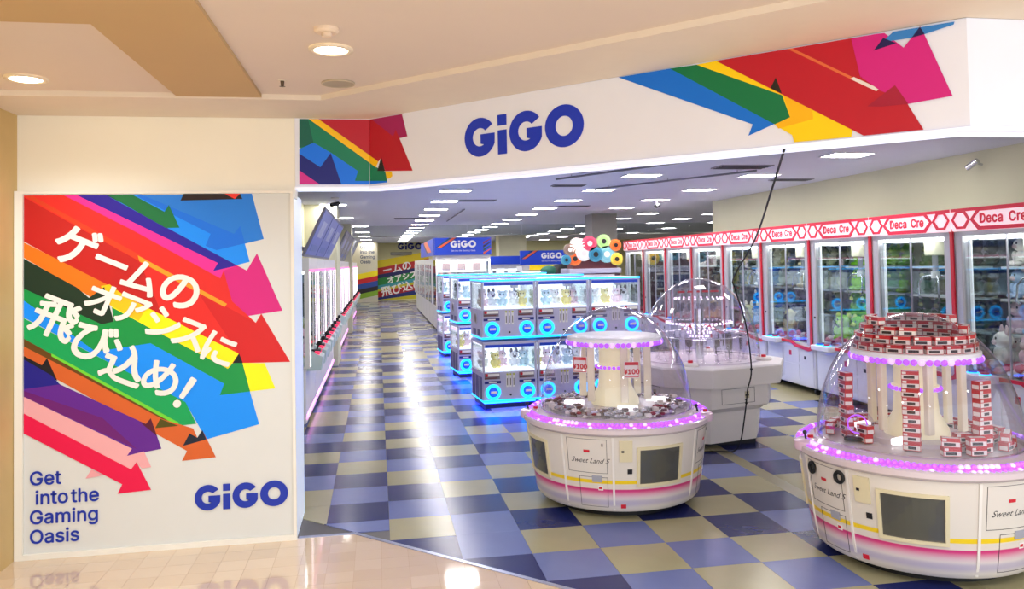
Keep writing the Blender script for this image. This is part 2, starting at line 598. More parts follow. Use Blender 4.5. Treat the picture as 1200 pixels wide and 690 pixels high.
# header sign carcass behind the sign faces
PANEL= [((28, 122, 220), [(-1.422, 2.119), (-0.757, 2.127), (-0.689, 1.845), (-1.034, 1.762), (-1.001, 1.881), (-1.422, 2.096)]), ((6, 140, 250), [(-1.594, 2.12), (-1.398, 2.124), (-0.864, 1.879), (-0.828, 1.927), (-0.773, 1.707), (-0.985, 1.652), (-1.594, 2.062)]), ((2, 110, 226), [(-1.398, 2.124), (-0.864, 1.879), (-0.828, 1.927), (-0.8, 1.82), (-0.967, 1.781), (-1.031, 1.808), (-1.001, 1.881), (-1.422, 2.112)]), ((32, 8, 8), [(-1.155, 2.127), (-0.827, 2.127), (-0.813, 2.093), (-1.174, 2.085)]), ((238, 48, 30), [(-0.917, 2.126), (-0.827, 2.127), (-0.858, 2.093)]), ((10, 8, 20), [(-1.328, 1.917), (-1.294, 1.956), (-1.594, 2.12), (-1.575, 2.12), (-1.244, 1.925)]), ((34, 8, 150), [(-1.756, 2.121), (-1.594, 2.12), (-0.846, 1.685), (-0.988, 1.654), (-0.96, 1.703)]), ((0, 110, 55), [(-1.584, 2.12), (-1.446, 2.122), (-1.265, 2.018), (-1.24, 2.059), (-1.18, 1.921), (-1.258, 1.92)]), ((236, 38, 148), [(-1.829, 2.121), (-1.756, 2.121), (-0.96, 1.703), (-0.988, 1.654), (-0.846, 1.685), (-0.791, 1.653), (-0.926, 1.609), (-0.961, 1.605), (-1.451, 1.912)]), ((210, 24, 124), [(-0.926, 1.656), (-0.846, 1.685), (-0.791, 1.653), (-0.73, 1.758), (-0.582, 1.402), (-0.814, 1.372), (-0.878, 1.468)]), ((221, 34, 28), [(-2.047, 2.12), (-1.829, 2.121), (-1.451, 1.912), (-0.946, 1.609), (-0.926, 1.656), (-0.878, 1.468), (-0.741, 1.333), (-0.708, 1.388), (-0.539, 1.086), (-0.878, 1.091), (-1.496, 1.517), (-2.047, 1.849)]), ((205, 20, 22), [(-1.085, 1.54), (-0.741, 1.333), (-0.708, 1.388), (-0.539, 1.086), (-0.821, 1.092), (-0.845, 1.15)]), ((188, 20, 18), [(-2.047, 2.11), (-1.409, 1.722), (-1.28, 1.397), (-1.496, 1.517), (-2.047, 1.849)]), ((214, 58, 20), [(-2.047, 2.12), (-1.996, 2.115), (-1.404, 1.758), (-1.414, 1.727)]), ((246, 152, 30), [(-1.418, 1.758), (-0.908, 1.453), (-0.923, 1.435), (-1.409, 1.722)]), ((228, 112, 10), [(-2.047, 1.844), (-1.591, 1.588), (-1.671, 1.509), (-1.765, 1.572), (-2.047, 1.754)]), ((255, 232, 0), [(-1.562, 1.567), (-1.496, 1.517), (-0.842, 1.148), (-0.904, 1.056), (-1.268, 1.268), (-1.563, 1.451)]), ((244, 192, 14), [(-1.624, 1.579), (-1.576, 1.588), (-1.496, 1.52), (-1.367, 1.445), (-1.415, 1.365), (-1.577, 1.466)]), ((255, 236, 0), [(-0.821, 1.091), (-0.691, 1.084), (-0.629, 0.928), (-0.779, 0.916)]), ((0, 142, 64), [(-2.047, 1.574), (-1.62, 1.351), (-1.553, 1.366), (-1.563, 1.451), (-1.353, 1.322), (-0.906, 1.059), (-0.878, 1.091), (-0.821, 1.092), (-0.777, 0.916), (-0.954, 0.902), (-0.928, 0.97), (-1.349, 1.23), (-1.653, 1.191), (-2.047, 1.504)]), ((14, 44, 26), [(-2.047, 1.749), (-1.755, 1.572), (-1.69, 1.51), (-1.605, 1.573), (-1.553, 1.366), (-1.62, 1.351), (-2.047, 1.574)]), ((6, 8, 8), [(-0.84, 1.15), (-0.818, 1.09), (-0.878, 1.092)]), ((0, 140, 246), [(-2.047, 1.504), (-1.653, 1.191), (-1.349, 1.23), (-0.928, 0.97), (-0.954, 0.902), (-0.779, 0.916), (-0.726, 0.715), (-1.033, 0.64), (-1.152, 0.867), (-2.047, 1.405)]), ((0, 158, 84), [(-2.047, 1.4), (-1.152, 0.87), (-1.09, 0.737), (-1.192, 0.73), (-2.047, 1.271)]), ((96, 62, 12), [(-2.047, 1.281), (-1.206, 0.746), (-1.192, 0.725), (-1.895, 1.111), (-2.047, 1.206)]), ((110, 205, 50), [(-1.895, 1.19), (-1.192, 0.75), (-1.197, 0.73), (-1.895, 1.173)]), ((206, 94, 38), [(-2.047, 1.236), (-1.71, 1.038), (-1.283, 0.775), (-1.109, 0.71), (-1.085, 0.653), (-1.056, 0.697), (-0.979, 0.53), (-1.174, 0.52), (-1.144, 0.577), (-1.845, 1.024), (-2.047, 1.147)]), ((76, 70, 4), [(-1.295, 0.778), (-1.192, 0.73), (-1.324, 0.723)]), ((10, 24, 46), [(-1.056, 0.698), (-1.033, 0.64), (-1.168, 0.608), (-1.129, 0.681), (-1.085, 0.653)]), ((14, 12, 22), [(-2.047, 1.181), (-1.947, 1.123), (-1.919, 1.163), (-1.863, 1.029), (-2.047, 1.127)]), ((24, 20, 132), [(-2.047, 1.161), (-1.895, 1.061), (-1.849, 1.007), (-2.026, 0.987), (-2.047, 0.988)]), ((94, 28, 140), [(-2.047, 0.988), (-1.849, 1.007), (-1.376, 0.751), (-1.348, 0.784), (-1.289, 0.599), (-1.482, 0.569), (-1.454, 0.609), (-2.047, 0.944)]), ((104, 20, 110), [(-2.047, 0.978), (-1.616, 0.798), (-1.428, 0.606), (-2.047, 0.944)]), ((84, 10, 44), [(-1.413, 0.767), (-1.376, 0.751), (-1.348, 0.784), (-1.313, 0.675)]), ((232, 166, 170), [(-2.047, 0.944), (-1.454, 0.609), (-1.482, 0.569), (-1.387, 0.589), (-1.347, 0.494), (-1.4, 0.489), (-1.428, 0.528), (-1.46, 0.488), (-2.047, 0.847)]), ((228, 158, 164), [(-1.678, 0.501), (-1.613, 0.462), (-1.711, 0.449)]), ((226, 4, 70), [(-2.047, 0.847), (-1.46, 0.488), (-1.429, 0.529), (-1.348, 0.36), (-1.535, 0.349), (-1.509, 0.403), (-2.047, 0.731)])]
HDR_LEFT= [((14, 130, 94), [(-0.471, 2.599), (-0.411, 2.599), (-0.042, 2.325), (-0.043, 2.205), (-0.134, 2.206), (-0.473, 2.416)]), ((10, 98, 80), [(-0.471, 2.599), (-0.418, 2.599), (-0.386, 2.447), (-0.397, 2.432), (-0.473, 2.416)]), ((0, 120, 250), [(-0.473, 2.406), (-0.386, 2.447), (-0.277, 2.382), (-0.114, 2.268), (-0.134, 2.206), (-0.043, 2.205), (-0.044, 2.184), (-0.049, 2.183), (-0.475, 2.184)]), ((15, 25, 125), [(-0.473, 2.377), (-0.346, 2.292), (-0.282, 2.382), (-0.218, 2.184), (-0.475, 2.184)]), ((215, 45, 150), [(-0.474, 2.272), (-0.351, 2.184), (-0.475, 2.184)]), ((190, 20, 44), [(-0.354, 2.602), (-0.051, 2.602), (-0.038, 2.604), (-0.041, 2.369)]), ((255, 200, 0), [(-0.414, 2.599), (-0.354, 2.602), (-0.041, 2.369), (-0.042, 2.321)])]
HDR_DIAG= [((14, 130, 94), [(-0.003, 2.325), (0.06, 2.287), (0.135, 2.253), (0.15, 2.194), (-0.005, 2.206)]), ((0, 120, 250), [(-0.005, 2.206), (0.15, 2.194), (0.149, 2.185), (-0.005, 2.184)]), ((190, 20, 44), [(0.003, 2.604), (0.284, 2.6), (0.327, 2.454), (0.26, 2.45), (0.366, 2.24), (0.135, 2.257), (0.104, 2.345), (0.077, 2.321), (-0.002, 2.369)]), ((255, 200, 0), [(-0.002, 2.369), (0.077, 2.321), (0.054, 2.286), (-0.003, 2.321)]), ((170, 30, 100), [(0.022, 2.6), (0.284, 2.6), (0.327, 2.454), (0.26, 2.453), (0.23, 2.507), (0.208, 2.467)]), ((30, 25, 25), [(0.104, 2.349), (0.135, 2.257), (0.067, 2.263)]), ((255, 205, 20), [(0.138, 2.255), (0.193, 2.249), (0.198, 2.221), (0.176, 2.208), (0.148, 2.208)]), ((0, 115, 225), [(1.775, 2.596), (2.055, 2.596), (2.55, 2.269), (2.428, 2.228), (2.45, 2.278)]), ((0, 120, 70), [(2.055, 2.596), (2.19, 2.593), (2.585, 2.392), (2.617, 2.29), (2.549, 2.266)]), ((255, 215, 0), [(2.19, 2.593), (2.287, 2.595), (2.555, 2.441), (2.592, 2.391), (2.876, 2.212), (2.868, 2.175), (2.632, 2.177), (2.623, 2.21), (2.549, 2.263), (2.617, 2.29), (2.585, 2.392)]), ((250, 188, 10), [(2.592, 2.391), (2.712, 2.317), (2.715, 2.27), (2.565, 2.245), (2.549, 2.266), (2.617, 2.29)]), ((190, 18, 40), [(2.287, 2.595), (2.965, 2.594), (2.911, 2.427), (2.985, 2.356), (3.046, 2.369), (3.142, 2.175), (2.917, 2.175), (2.592, 2.391)]), ((35, 30, 20), [(2.56, 2.476), (2.585, 2.399), (2.535, 2.431)]), ((225, 110, 60), [(2.614, 2.595), (2.637, 2.593), (2.883, 2.427), (2.871, 2.422)]), ((235, 225, 220), [(2.871, 2.422), (2.886, 2.428), (2.985, 2.363), (2.971, 2.355)]), ((210, 25, 130), [(2.972, 2.594), (3.01, 2.592), (3.08, 2.519), (3.145, 2.594), (3.249, 2.297), (3.09, 2.286), (3.043, 2.37), (3.018, 2.337), (2.985, 2.356), (2.911, 2.427), (2.881, 2.591)]), ((165, 15, 50), [(3.043, 2.37), (3.09, 2.286), (2.99, 2.288), (2.935, 2.296)]), ((50, 130, 205), [(3.044, 2.591), (3.265, 2.59), (3.262, 2.579), (3.159, 2.56), (3.105, 2.554), (2.998, 2.555)]), ((20, 15, 80), [(2.967, 2.526), (3.005, 2.572), (3.054, 2.542)]), ((20, 15, 80), [(3.142, 2.593), (3.159, 2.56), (3.111, 2.554)])]
# ------------------------------------------------------------------ light box panel with the poster
pb = thing('lightbox_panel', 'large white light box poster with rainbow arrows standing beside the entrance', 'sign', (-1.29, 5.06, 0))
def under(o, p):
    o.parent = p
    o.matrix_parent_inverse = Matrix.Translation(p.location).inverted()
    return o
body = MB().box(-2.092, -.512, 5.045, 5.58, 0.0, 2.13)
under(body.build('box_body', mat('panel_side', (226, 236, 250), .3, var=.02, emit=.25, ec=(214, 232, 255))), pb)
for (x0, x1, z0, z1) in ((-2.092, -2.046, 0.0, 2.145), (-.527, -.508, .0, 2.145), (-2.046, -.527, 2.127, 2.145), (-2.046, -.527, 0, .034)):
    under(MB().box(x0, x1, 5.02, 5.044, z0, z1).build('panel_frame', mat('panel_frame', (240, 236, 226), .35, var=.02)), pb)
FY = 5.036
under(MB().box(-2.045, -.528, FY, 5.046, .035, 2.126).build('poster_sheet', PANEL_WHITE), pb)
lay = 0
for c, pts in PANEL:
    lay += 1
    y = FY - .0001 * lay
    q = [(min(max(a, -2.044), -.529), min(max(b, .036), 2.1255)) for a, b in pts]
    under(MB().sheet(q, lambda u, v, d: (u, y - d, v), th=.00008).build('printed_arrow', col_mat(c, pre='backlit', emit=.05)), pb)
PF = lambda u, v, d: (u, FY - .0046 - d, v)
INK = mat('white_ink', (240, 236, 230), .45, var=.01)
JP = [('ゲ', -1.755, 1.819, 0.262, -24), ('ー', -1.562, 1.72, 0.228, -24), ('ム', -1.395, 1.625, 0.228, -24), ('の', -1.178, 1.537, 0.257, -24), ('オ', -1.61, 1.498, 0.218, -24), ('ア', -1.448, 1.427, 0.218, -24), ('シ', -1.271, 1.345, 0.223, -24), ('ス', -1.121, 1.274, 0.223, -24), ('に', -0.954, 1.18, 0.223, -24), ('飛', -1.872, 1.394, 0.257, -24), ('び', -1.664, 1.252, 0.252, -24), ('込', -1.488, 1.114, 0.257, -24), ('め', -1.286, 1.02, 0.238, -24), ('！', -1.155, 0.927, 0.252, -34)]
for n, (ch, x, z, s, a) in enumerate(JP):
    under(letters('slogan_character', ch, s, lambda u, v, d: PF(u, v, d + .0011 * (n % 3)), INK, None, bold=.026 * s, rot=math.radians(a), at=(x, z), center=True), pb)
for s, x, z in (('Get', -2.015, .430), ('into', -1.985, .318), ('the', -1.790, .318), ('Gaming', -2.015, .206), ('Oasis', -2.015, .094)):
    under(letters('slogan_word', s, .150, PF, LOGO_BLUE, None, bold=.0022, at=(x, z), space=1.0), pb)
lg = bpy.data.objects
n0 = set(o.name for o in bpy.data.objects)
logo(None, PF, .152, (-1.102, .216), LOGO_BLUE)
for o in list(bpy.data.objects):
    if o.name not in n0:
        under(o, pb)

# ------------------------------------------------------------------ header sign over the entrance
hs = thing('header_sign', 'white header sign above the entrance with blue wordmark and rainbow arrows', 'sign', (0, 0, 2.17))
HZ0, HZ1 = 2.168, 2.60
K = math.sqrt(.5)
def fL(u, v, d):
    return (u, 5.06 - d, v)
def fD(u, v, d):
    return (-.04 + u * K - d * K, 5.06 - u * K - d * K, v)
LD = 3.305
hb = MB()
path = [(-.50, 5.06), (-.04, 5.06), (-.04 + LD * K, 5.06 - LD * K), (7.5, 5.06 - LD * K)]
inner = [(7.5, 5.06 - LD * K + .14), (-.04 + LD * K + .06, 5.06 - LD * K + .14), (.02, 5.20), (-.50, 5.20)]
hb.sheet(path + inner, lambda u, v, d: (u, v, HZ0 + d), th=HZ1 - HZ0)
under(hb.build('sign_board', SIGN_WHITE), hs)
# white trim strip at the bottom edge
tr = MB()
e = .012
p2 = [(-.50, 5.06 - e), (-.045, 5.06 - e), (-.04 + LD * K - .006, 5.06 - LD * K - e), (7.5, 5.06 - LD * K - e)]
tr.sheet(p2 + inner, lambda u, v, d: (u, v, HZ0 - .016 + d), th=.016)
under(tr.build('bottom_trim', mat('sign_trim', (236, 240, 255), .4, emit=.3, ec=(220, 228, 255), var=0)), hs)
for fnf, data, hi in ((fL, HDR_LEFT, -.04), (fD, HDR_DIAG, 9)):
    lay = 0
    for c, pts in data:
        lay += 1
        off = .0004 * lay
        q = [(min(max(a, -.478 if fnf is fL else 0), hi), min(max(b, HZ0 + .004), HZ1 - .004)) for a, b in pts]
        under(MB().sheet(q, lambda u, v, d: fnf(u, v, off + d), th=.0002).build('printed_arrow', col_mat(c)), hs)
n0 = set(o.name for o in bpy.data.objects)
logo(None, lambda u, v, d: fD(u, v, d + .002), .222, (.775, 2.277), mat('sign_blue', (8, 52, 196), .4, var=.02))
for o in list(bpy.data.objects):
    if o.name not in n0:
        under(o, hs)

# ------------------------------------------------------------------ mall ceiling fittings
def downlight(x, y, label, r=.075):
    t = thing('downlight', label, 'ceiling light', (x, y, MCEIL), 0, 'warm recessed downlights in the mall ceiling')
    MB().lathe([(r + .022, -.001), (r + .022, -.010), (r, -.012), (r - .004, .0)], 28).build('trim_ring', mat('downlight_ring', (240, 226, 200), .4, var=.02), t, 'all')
    MB().lathe([(r, -.006), (r * .8, -.012), (0.0005, -.014)], 28).build('lens', LAMP_WARM, t, 'all')
    la = bpy.data.lights.new('downlight_lamp', 'SPOT')
    la.energy = DOWN
    la.spot_size = math.radians(150)
    la.spot_blend = .9
    la.shadow_soft_size = .07
    la.color = (.88, .95, 1.0)
    lo = bpy.data.objects.new('downlight_lamp', la)
    COL.objects.link(lo)
    lo.parent = t
    lo.location = (0, 0, -.03)
downlight(-.19, 3.53, 'round warm downlight near the smoke detector and round speaker grille')
downlight(-1.70, 4.21, 'round warm downlight close to the tan side wall above the poster')
for i, (x, y) in enumerate(((-1.7, 2.2), (-.19, 1.5), (1.4, 1.5), (3.0, 1.0), (4.6, 1.0), (1.4, 0), (-.19, 0))):  # extra downlights out of view, added to light the header sign
    downlight(x, y, 'added unseen round warm downlight in the mall ceiling away from the shop front')
t = thing('ceiling_speaker', 'flat round grey speaker grille in the mall ceiling', 'speaker', (-.19, 4.19, MCEIL))
MB().lathe([(.085, 0), (.085, -.006), (.078, -.008), (.0005, -.008)], 28).build('grille', mat('grille_grey', (176, 166, 146), .6, var=.05), t)
MB().torus((0, 0, -.006), .084, .004, 28, 6).build('rim', mat('grille_rim', (196, 182, 158), .5, var=.02), t, 'all')
t = thing('smoke_detector', 'small white smoke detector on the mall ceiling beside the downlight', 'detector', (-.19, 3.23, MCEIL))
MB().lathe([(.05, 0), (.05, -.012), (.04, -.02), (.0005, -.02)], 24).build('base', mat('detector', (232, 212, 190), .5, var=.02), t)
MB().lathe([(.02, -.02), (.02, -.034), (.0005, -.036)], 16).build('sensor', mat('detector', (0, 0, 0)), t)
t = thing('sprinkler_head', 'small dark sprinkler head in the mall ceiling near the soffit', 'sprinkler', (-.47, 4.16, MCEIL))
MB().lathe([(.022, 0), (.022, -.004), (.0005, -.004)], 16).build('cover', SOFFIT, t)
MB().lathe([(.010, -.004), (.008, -.03), (.016, -.032), (.0005, -.034)], 12).build('nozzle', mat('bronze', (90, 74, 58), .4, metal=.6), t)

# ------------------------------------------------------------------ arcade ceiling lights and fittings
def make_light():
    t = thing('ceiling_light', 'flush rectangular white ceiling light panel in the arcade', 'ceiling light', (0, 0, CEIL), 0, 'rectangular arcade ceiling lights')
    f_ = MB()
    for x0, x1, y0, y1 in ((-.225, .225, -.16, -.145), (-.225, .225, .145, .16), (-.225, -.21, -.145, .145), (.21, .225, -.145, .145)):
        f_.box(x0, x1, y0, y1, -.014, 0)
    f_.build('frame', mat('light_frame', (225, 226, 232), .4, var=.02), t)
    MB().box(-.21, .21, -.145, .145, -.008, -.002).build('diffuser', LAMP_M, t)
    return t
proto = make_light()
spots = []
for j in range(16):
    y = 7.25 + 1.87 * j
    for x in (1.09, 3.17, 4.70):
        if x > 4 and y > 15:
            x = 5.9
        spots.append((x, y))
    if j % 2 == 1 and y > 11:
        spots.append((-.72 if y < 19 else -.45, y + .6))
for y in (15.1, 17.0, 18.9, 20.8, 24.5, 28.2, 32.0, 35.6):
    for x in (7.6, 9.4):
        spots.append((x, y))
spots = [s for s in spots if not (s[0] > 2.5 and s[0] < 3.5 and s[1] < 7.5) or True]
for n, (x, y) in enumerate(spots):
    o = proto if n == 0 else copy_tree(proto)
    o.location = (x, y, CEIL)
    zone = ('above the left aisle cabinets' if x < 0 else 'in the row above the aisle' if x < 2 else 'in the row above the cyan edged cabinets' if x < 4 else
            'in the row beside the claw machines' if x < 5 else 'in the row beyond the grey pillar' if x < 6.5 else 'in the wide bay behind the right wall')
    o['label'] = 'white ceiling light panel ' + zone + (', past the smoke barrier' if y > 21 else '')
def vent(x, y, w, d, label):
    t = thing('ceiling_vent', label, 'vent', (x, y, CEIL))
    MB().box(-w / 2, w / 2, -d / 2, d / 2, -.012, 0).build('frame', mat('vent_frame', (150, 150, 160), .5, var=.04), t)
    for k in range(4):
        yy = -d / 2 + d * (k + .5) / 4
        MB().box(-w / 2 + .02, w / 2 - .02, yy - .012, yy + .012, -.018, -.012).build('slat', mat('vent_slat', (66, 66, 74), .5, var=.05), t)
vent(1.62, 12.75, .62, .22, 'dark slatted air vent beside the row of arcade ceiling lights')
vent(.72, 17.6, .7, .25, 'dark slatted air vent in front of the glass smoke barrier')
vent(2.55, 10.3, .45, .2, 'short grey slatted air vent between two rows of ceiling lights')
vent(4.05, 8.25, .62, .30, 'wide grey slatted air vent near the round dome machines')
vent(5.4, 9.6, .55, .2, 'grey slatted air vent close to the right arcade wall')
vent(3.6, 14.2, .6, .2, 'dark slatted air vent above the claw machines far end')
def camera_fix(x, y, label):
    t = thing('security_camera', label, 'camera', (x, y, CEIL))
    MB().lathe([(.06, 0), (.06, -.02), (.03, -.03), (.0005, -.03)], 20).build('mount', WHITE, t, True)
    MB().cyl((0, 0, -.03), (0, -.01, -.09), .012, 10).build('stem', WHITE, t)
    MB().cyl((-.05, -.07, -.12), (.05, .04, -.09), .032, 14).build('housing', DARK, t, True)
    MB().cyl((-.06, -.081, -.123), (-.05, -.07, -.12), .026, 14).build('lens', BLACK, t)
camera_fix(-.62, 12.1, 'dark security camera on the ceiling above the aisle monitors')
camera_fix(4.75, 12.9, 'dark security camera on the ceiling near the claw machine row')
t = thing('spotlight', 'small metal spotlight bracket on the upper right arcade wall', 'spotlight', (5.98, 6.95, 2.56))
MB().cyl((0, 0, 0), (-.10, 0, .02), .012, 10).build('bracket', CHROME, t)
MB().cyl((-.10, -.06, .03), (-.13, .05, -.03), .03, 14).build('head', CHROME, t, True)
# hanging glass smoke barrier across the aisle
t = thing('smoke_barrier', 'hanging clear glass smoke barrier across the aisle ceiling', 'glass barrier', (0, 21.0, CEIL))
for k in range(7):
    MB().box(-.62 + k * 1.5, -.62 + k * 1.5 + 1.49, -.004, .004, -.28, -.0).build('glass_pane', SMOKE, t)
MB().box(-.64, 9.9, -.012, .012, -.295, -.28).build('edge_rail', mat('barrier_rail', (120, 124, 120), .4, metal=.5), t)
# ceiling rails with cables
def rail(x0, y0, x1, y1, label):
    t = thing('ceiling_rail', label, 'rail', ((x0 + x1) / 2, (y0 + y1) / 2, CEIL))
    dx, dy = (x1 - x0) / 2, (y1 - y0) / 2
    MB().tube([(-dx, -dy, -.03), (dx, dy, -.03)], .012, 8).build('rail_bar', mat('rail_grey', (120, 120, 132), .5), t)
    for s in (-.8, 0, .8):
        MB().cyl((dx * s, dy * s, -.03), (dx * s, dy * s, 0), .006, 6).build('hanger', GREY, t)
    return t
rail(2.15, 9.3, 3.5, 7.0, 'thin grey ceiling rail running above the near dome machine')
rail(3.0, 10.6, 4.3, 8.4, 'thin grey ceiling rail running above the rear white dome machine')
rail(1.6, 14.5, 1.62, 18.5, 'thin grey ceiling rail above the far blue wordmark cabinet')
# ------------------------------------------------------------------ round dome prize machines
BODY_PROF = [(.50, .055), (.545, .062), (.568, .09), (.585, .20), (.605, .36), (.628, .555)]
def body_r(z):
    for (r0, z0), (r1, z1) in zip(BODY_PROF, BODY_PROF[1:]):
        if z <= z1:
            return r0 + (r1 - r0) * (z - z0) / (z1 - z0) if z > z0 else r0
    return BODY_PROF[-1][0]
def on_body(a_mid, z_mid):
    """surface map: u = arc length from a_mid (deg), v = height from z_mid"""
    def fn(u, v, d):
        z = z_mid + v
        a = math.radians(a_mid) + u / .60
        r = body_r(z) + d
        return (r * math.sin(a), -r * math.cos(a), z)
    return fn
def patch(b, fn, u0, u1, v0, v1, d, th=.004, m=0, nu=8, nv=3):
    """curved plate on the body"""
    vs, fs = [], []
    for dd in (d + th, d):
        for j in range(nv + 1):
            for i in range(nu + 1):
                vs.append(fn(u0 + (u1 - u0) * i / nu, v0 + (v1 - v0) * j / nv, dd))
    W_ = nu + 1
    N = W_ * (nv + 1)
    for j in range(nv):
        for i in range(nu):
            a = j * W_ + i
            fs.append((a, a + 1, a + 1 + W_, a + W_))
    edge = [i for i in range(W_)] + [j * W_ + nu for j in range(1, nv + 1)] + [nv * W_ + i for i in range(nu - 1, -1, -1)] + [j * W_ for j in range(nv - 1, 0, -1)]
    for a, c in zip(edge, edge[1:] + edge[:1]):
        fs.append((a, c, c + N, a + N))
    b.add(vs, fs, m)
    return b

def striped_body():
    """off-white shell with the yellow, magenta and lilac bands printed round it"""
    m = mat('dome_machine_body', (224, 216, 208), .3, var=0, coat=.3)
    nt = m.node_tree
    b = nt.nodes['Principled BSDF']
    tc = nt.nodes.new('ShaderNodeTexCoord')
    sp = nt.nodes.new('ShaderNodeSeparateXYZ')
    rp = nt.nodes.new('ShaderNodeValToRGB')
    nt.links.new(tc.outputs['Object'], sp.inputs[0])
    nt.links.new(sp.outputs['Z'], rp.inputs[0])
    st = [(0, (222, 216, 210)), (.095, (222, 214, 210)), (.118, (196, 186, 208)), (.135, (200, 190, 208)), (.150, (226, 214, 214)), (.165, (226, 196, 206)),
          (.200, (214, 64, 130)), (.213, (206, 40, 116)), (.2135, (228, 214, 206)), (.247, (226, 216, 204)), (.2475, (244, 208, 28)), (.270, (244, 208, 28)), (.2705, (226, 218, 208)), (.6, (228, 220, 212))]
    cr = rp.color_ramp
    while len(cr.elements) < len(st):
        cr.elements.new(.5)
    for e_, (p, c) in zip(cr.elements, st):
        e_.position = p
        e_.color = lin(c)
    nt.links.new(rp.outputs[0], b.inputs['Base Color'])
    return m
SB = striped_body()
OUTLET_FR = mat('outlet_frame', (224, 212, 176), .4, var=.03)
OUTLET_IN = mat('outlet_dark', (96, 90, 84), .35, var=.2, scale=4)
LINE = mat('panel_line', (70, 62, 62), .5, var=.05)
TAG_RED = mat('tag_red', (206, 30, 50), .45, var=.02)
PAPER = mat('paper_white', (238, 234, 230), .6, var=.02)

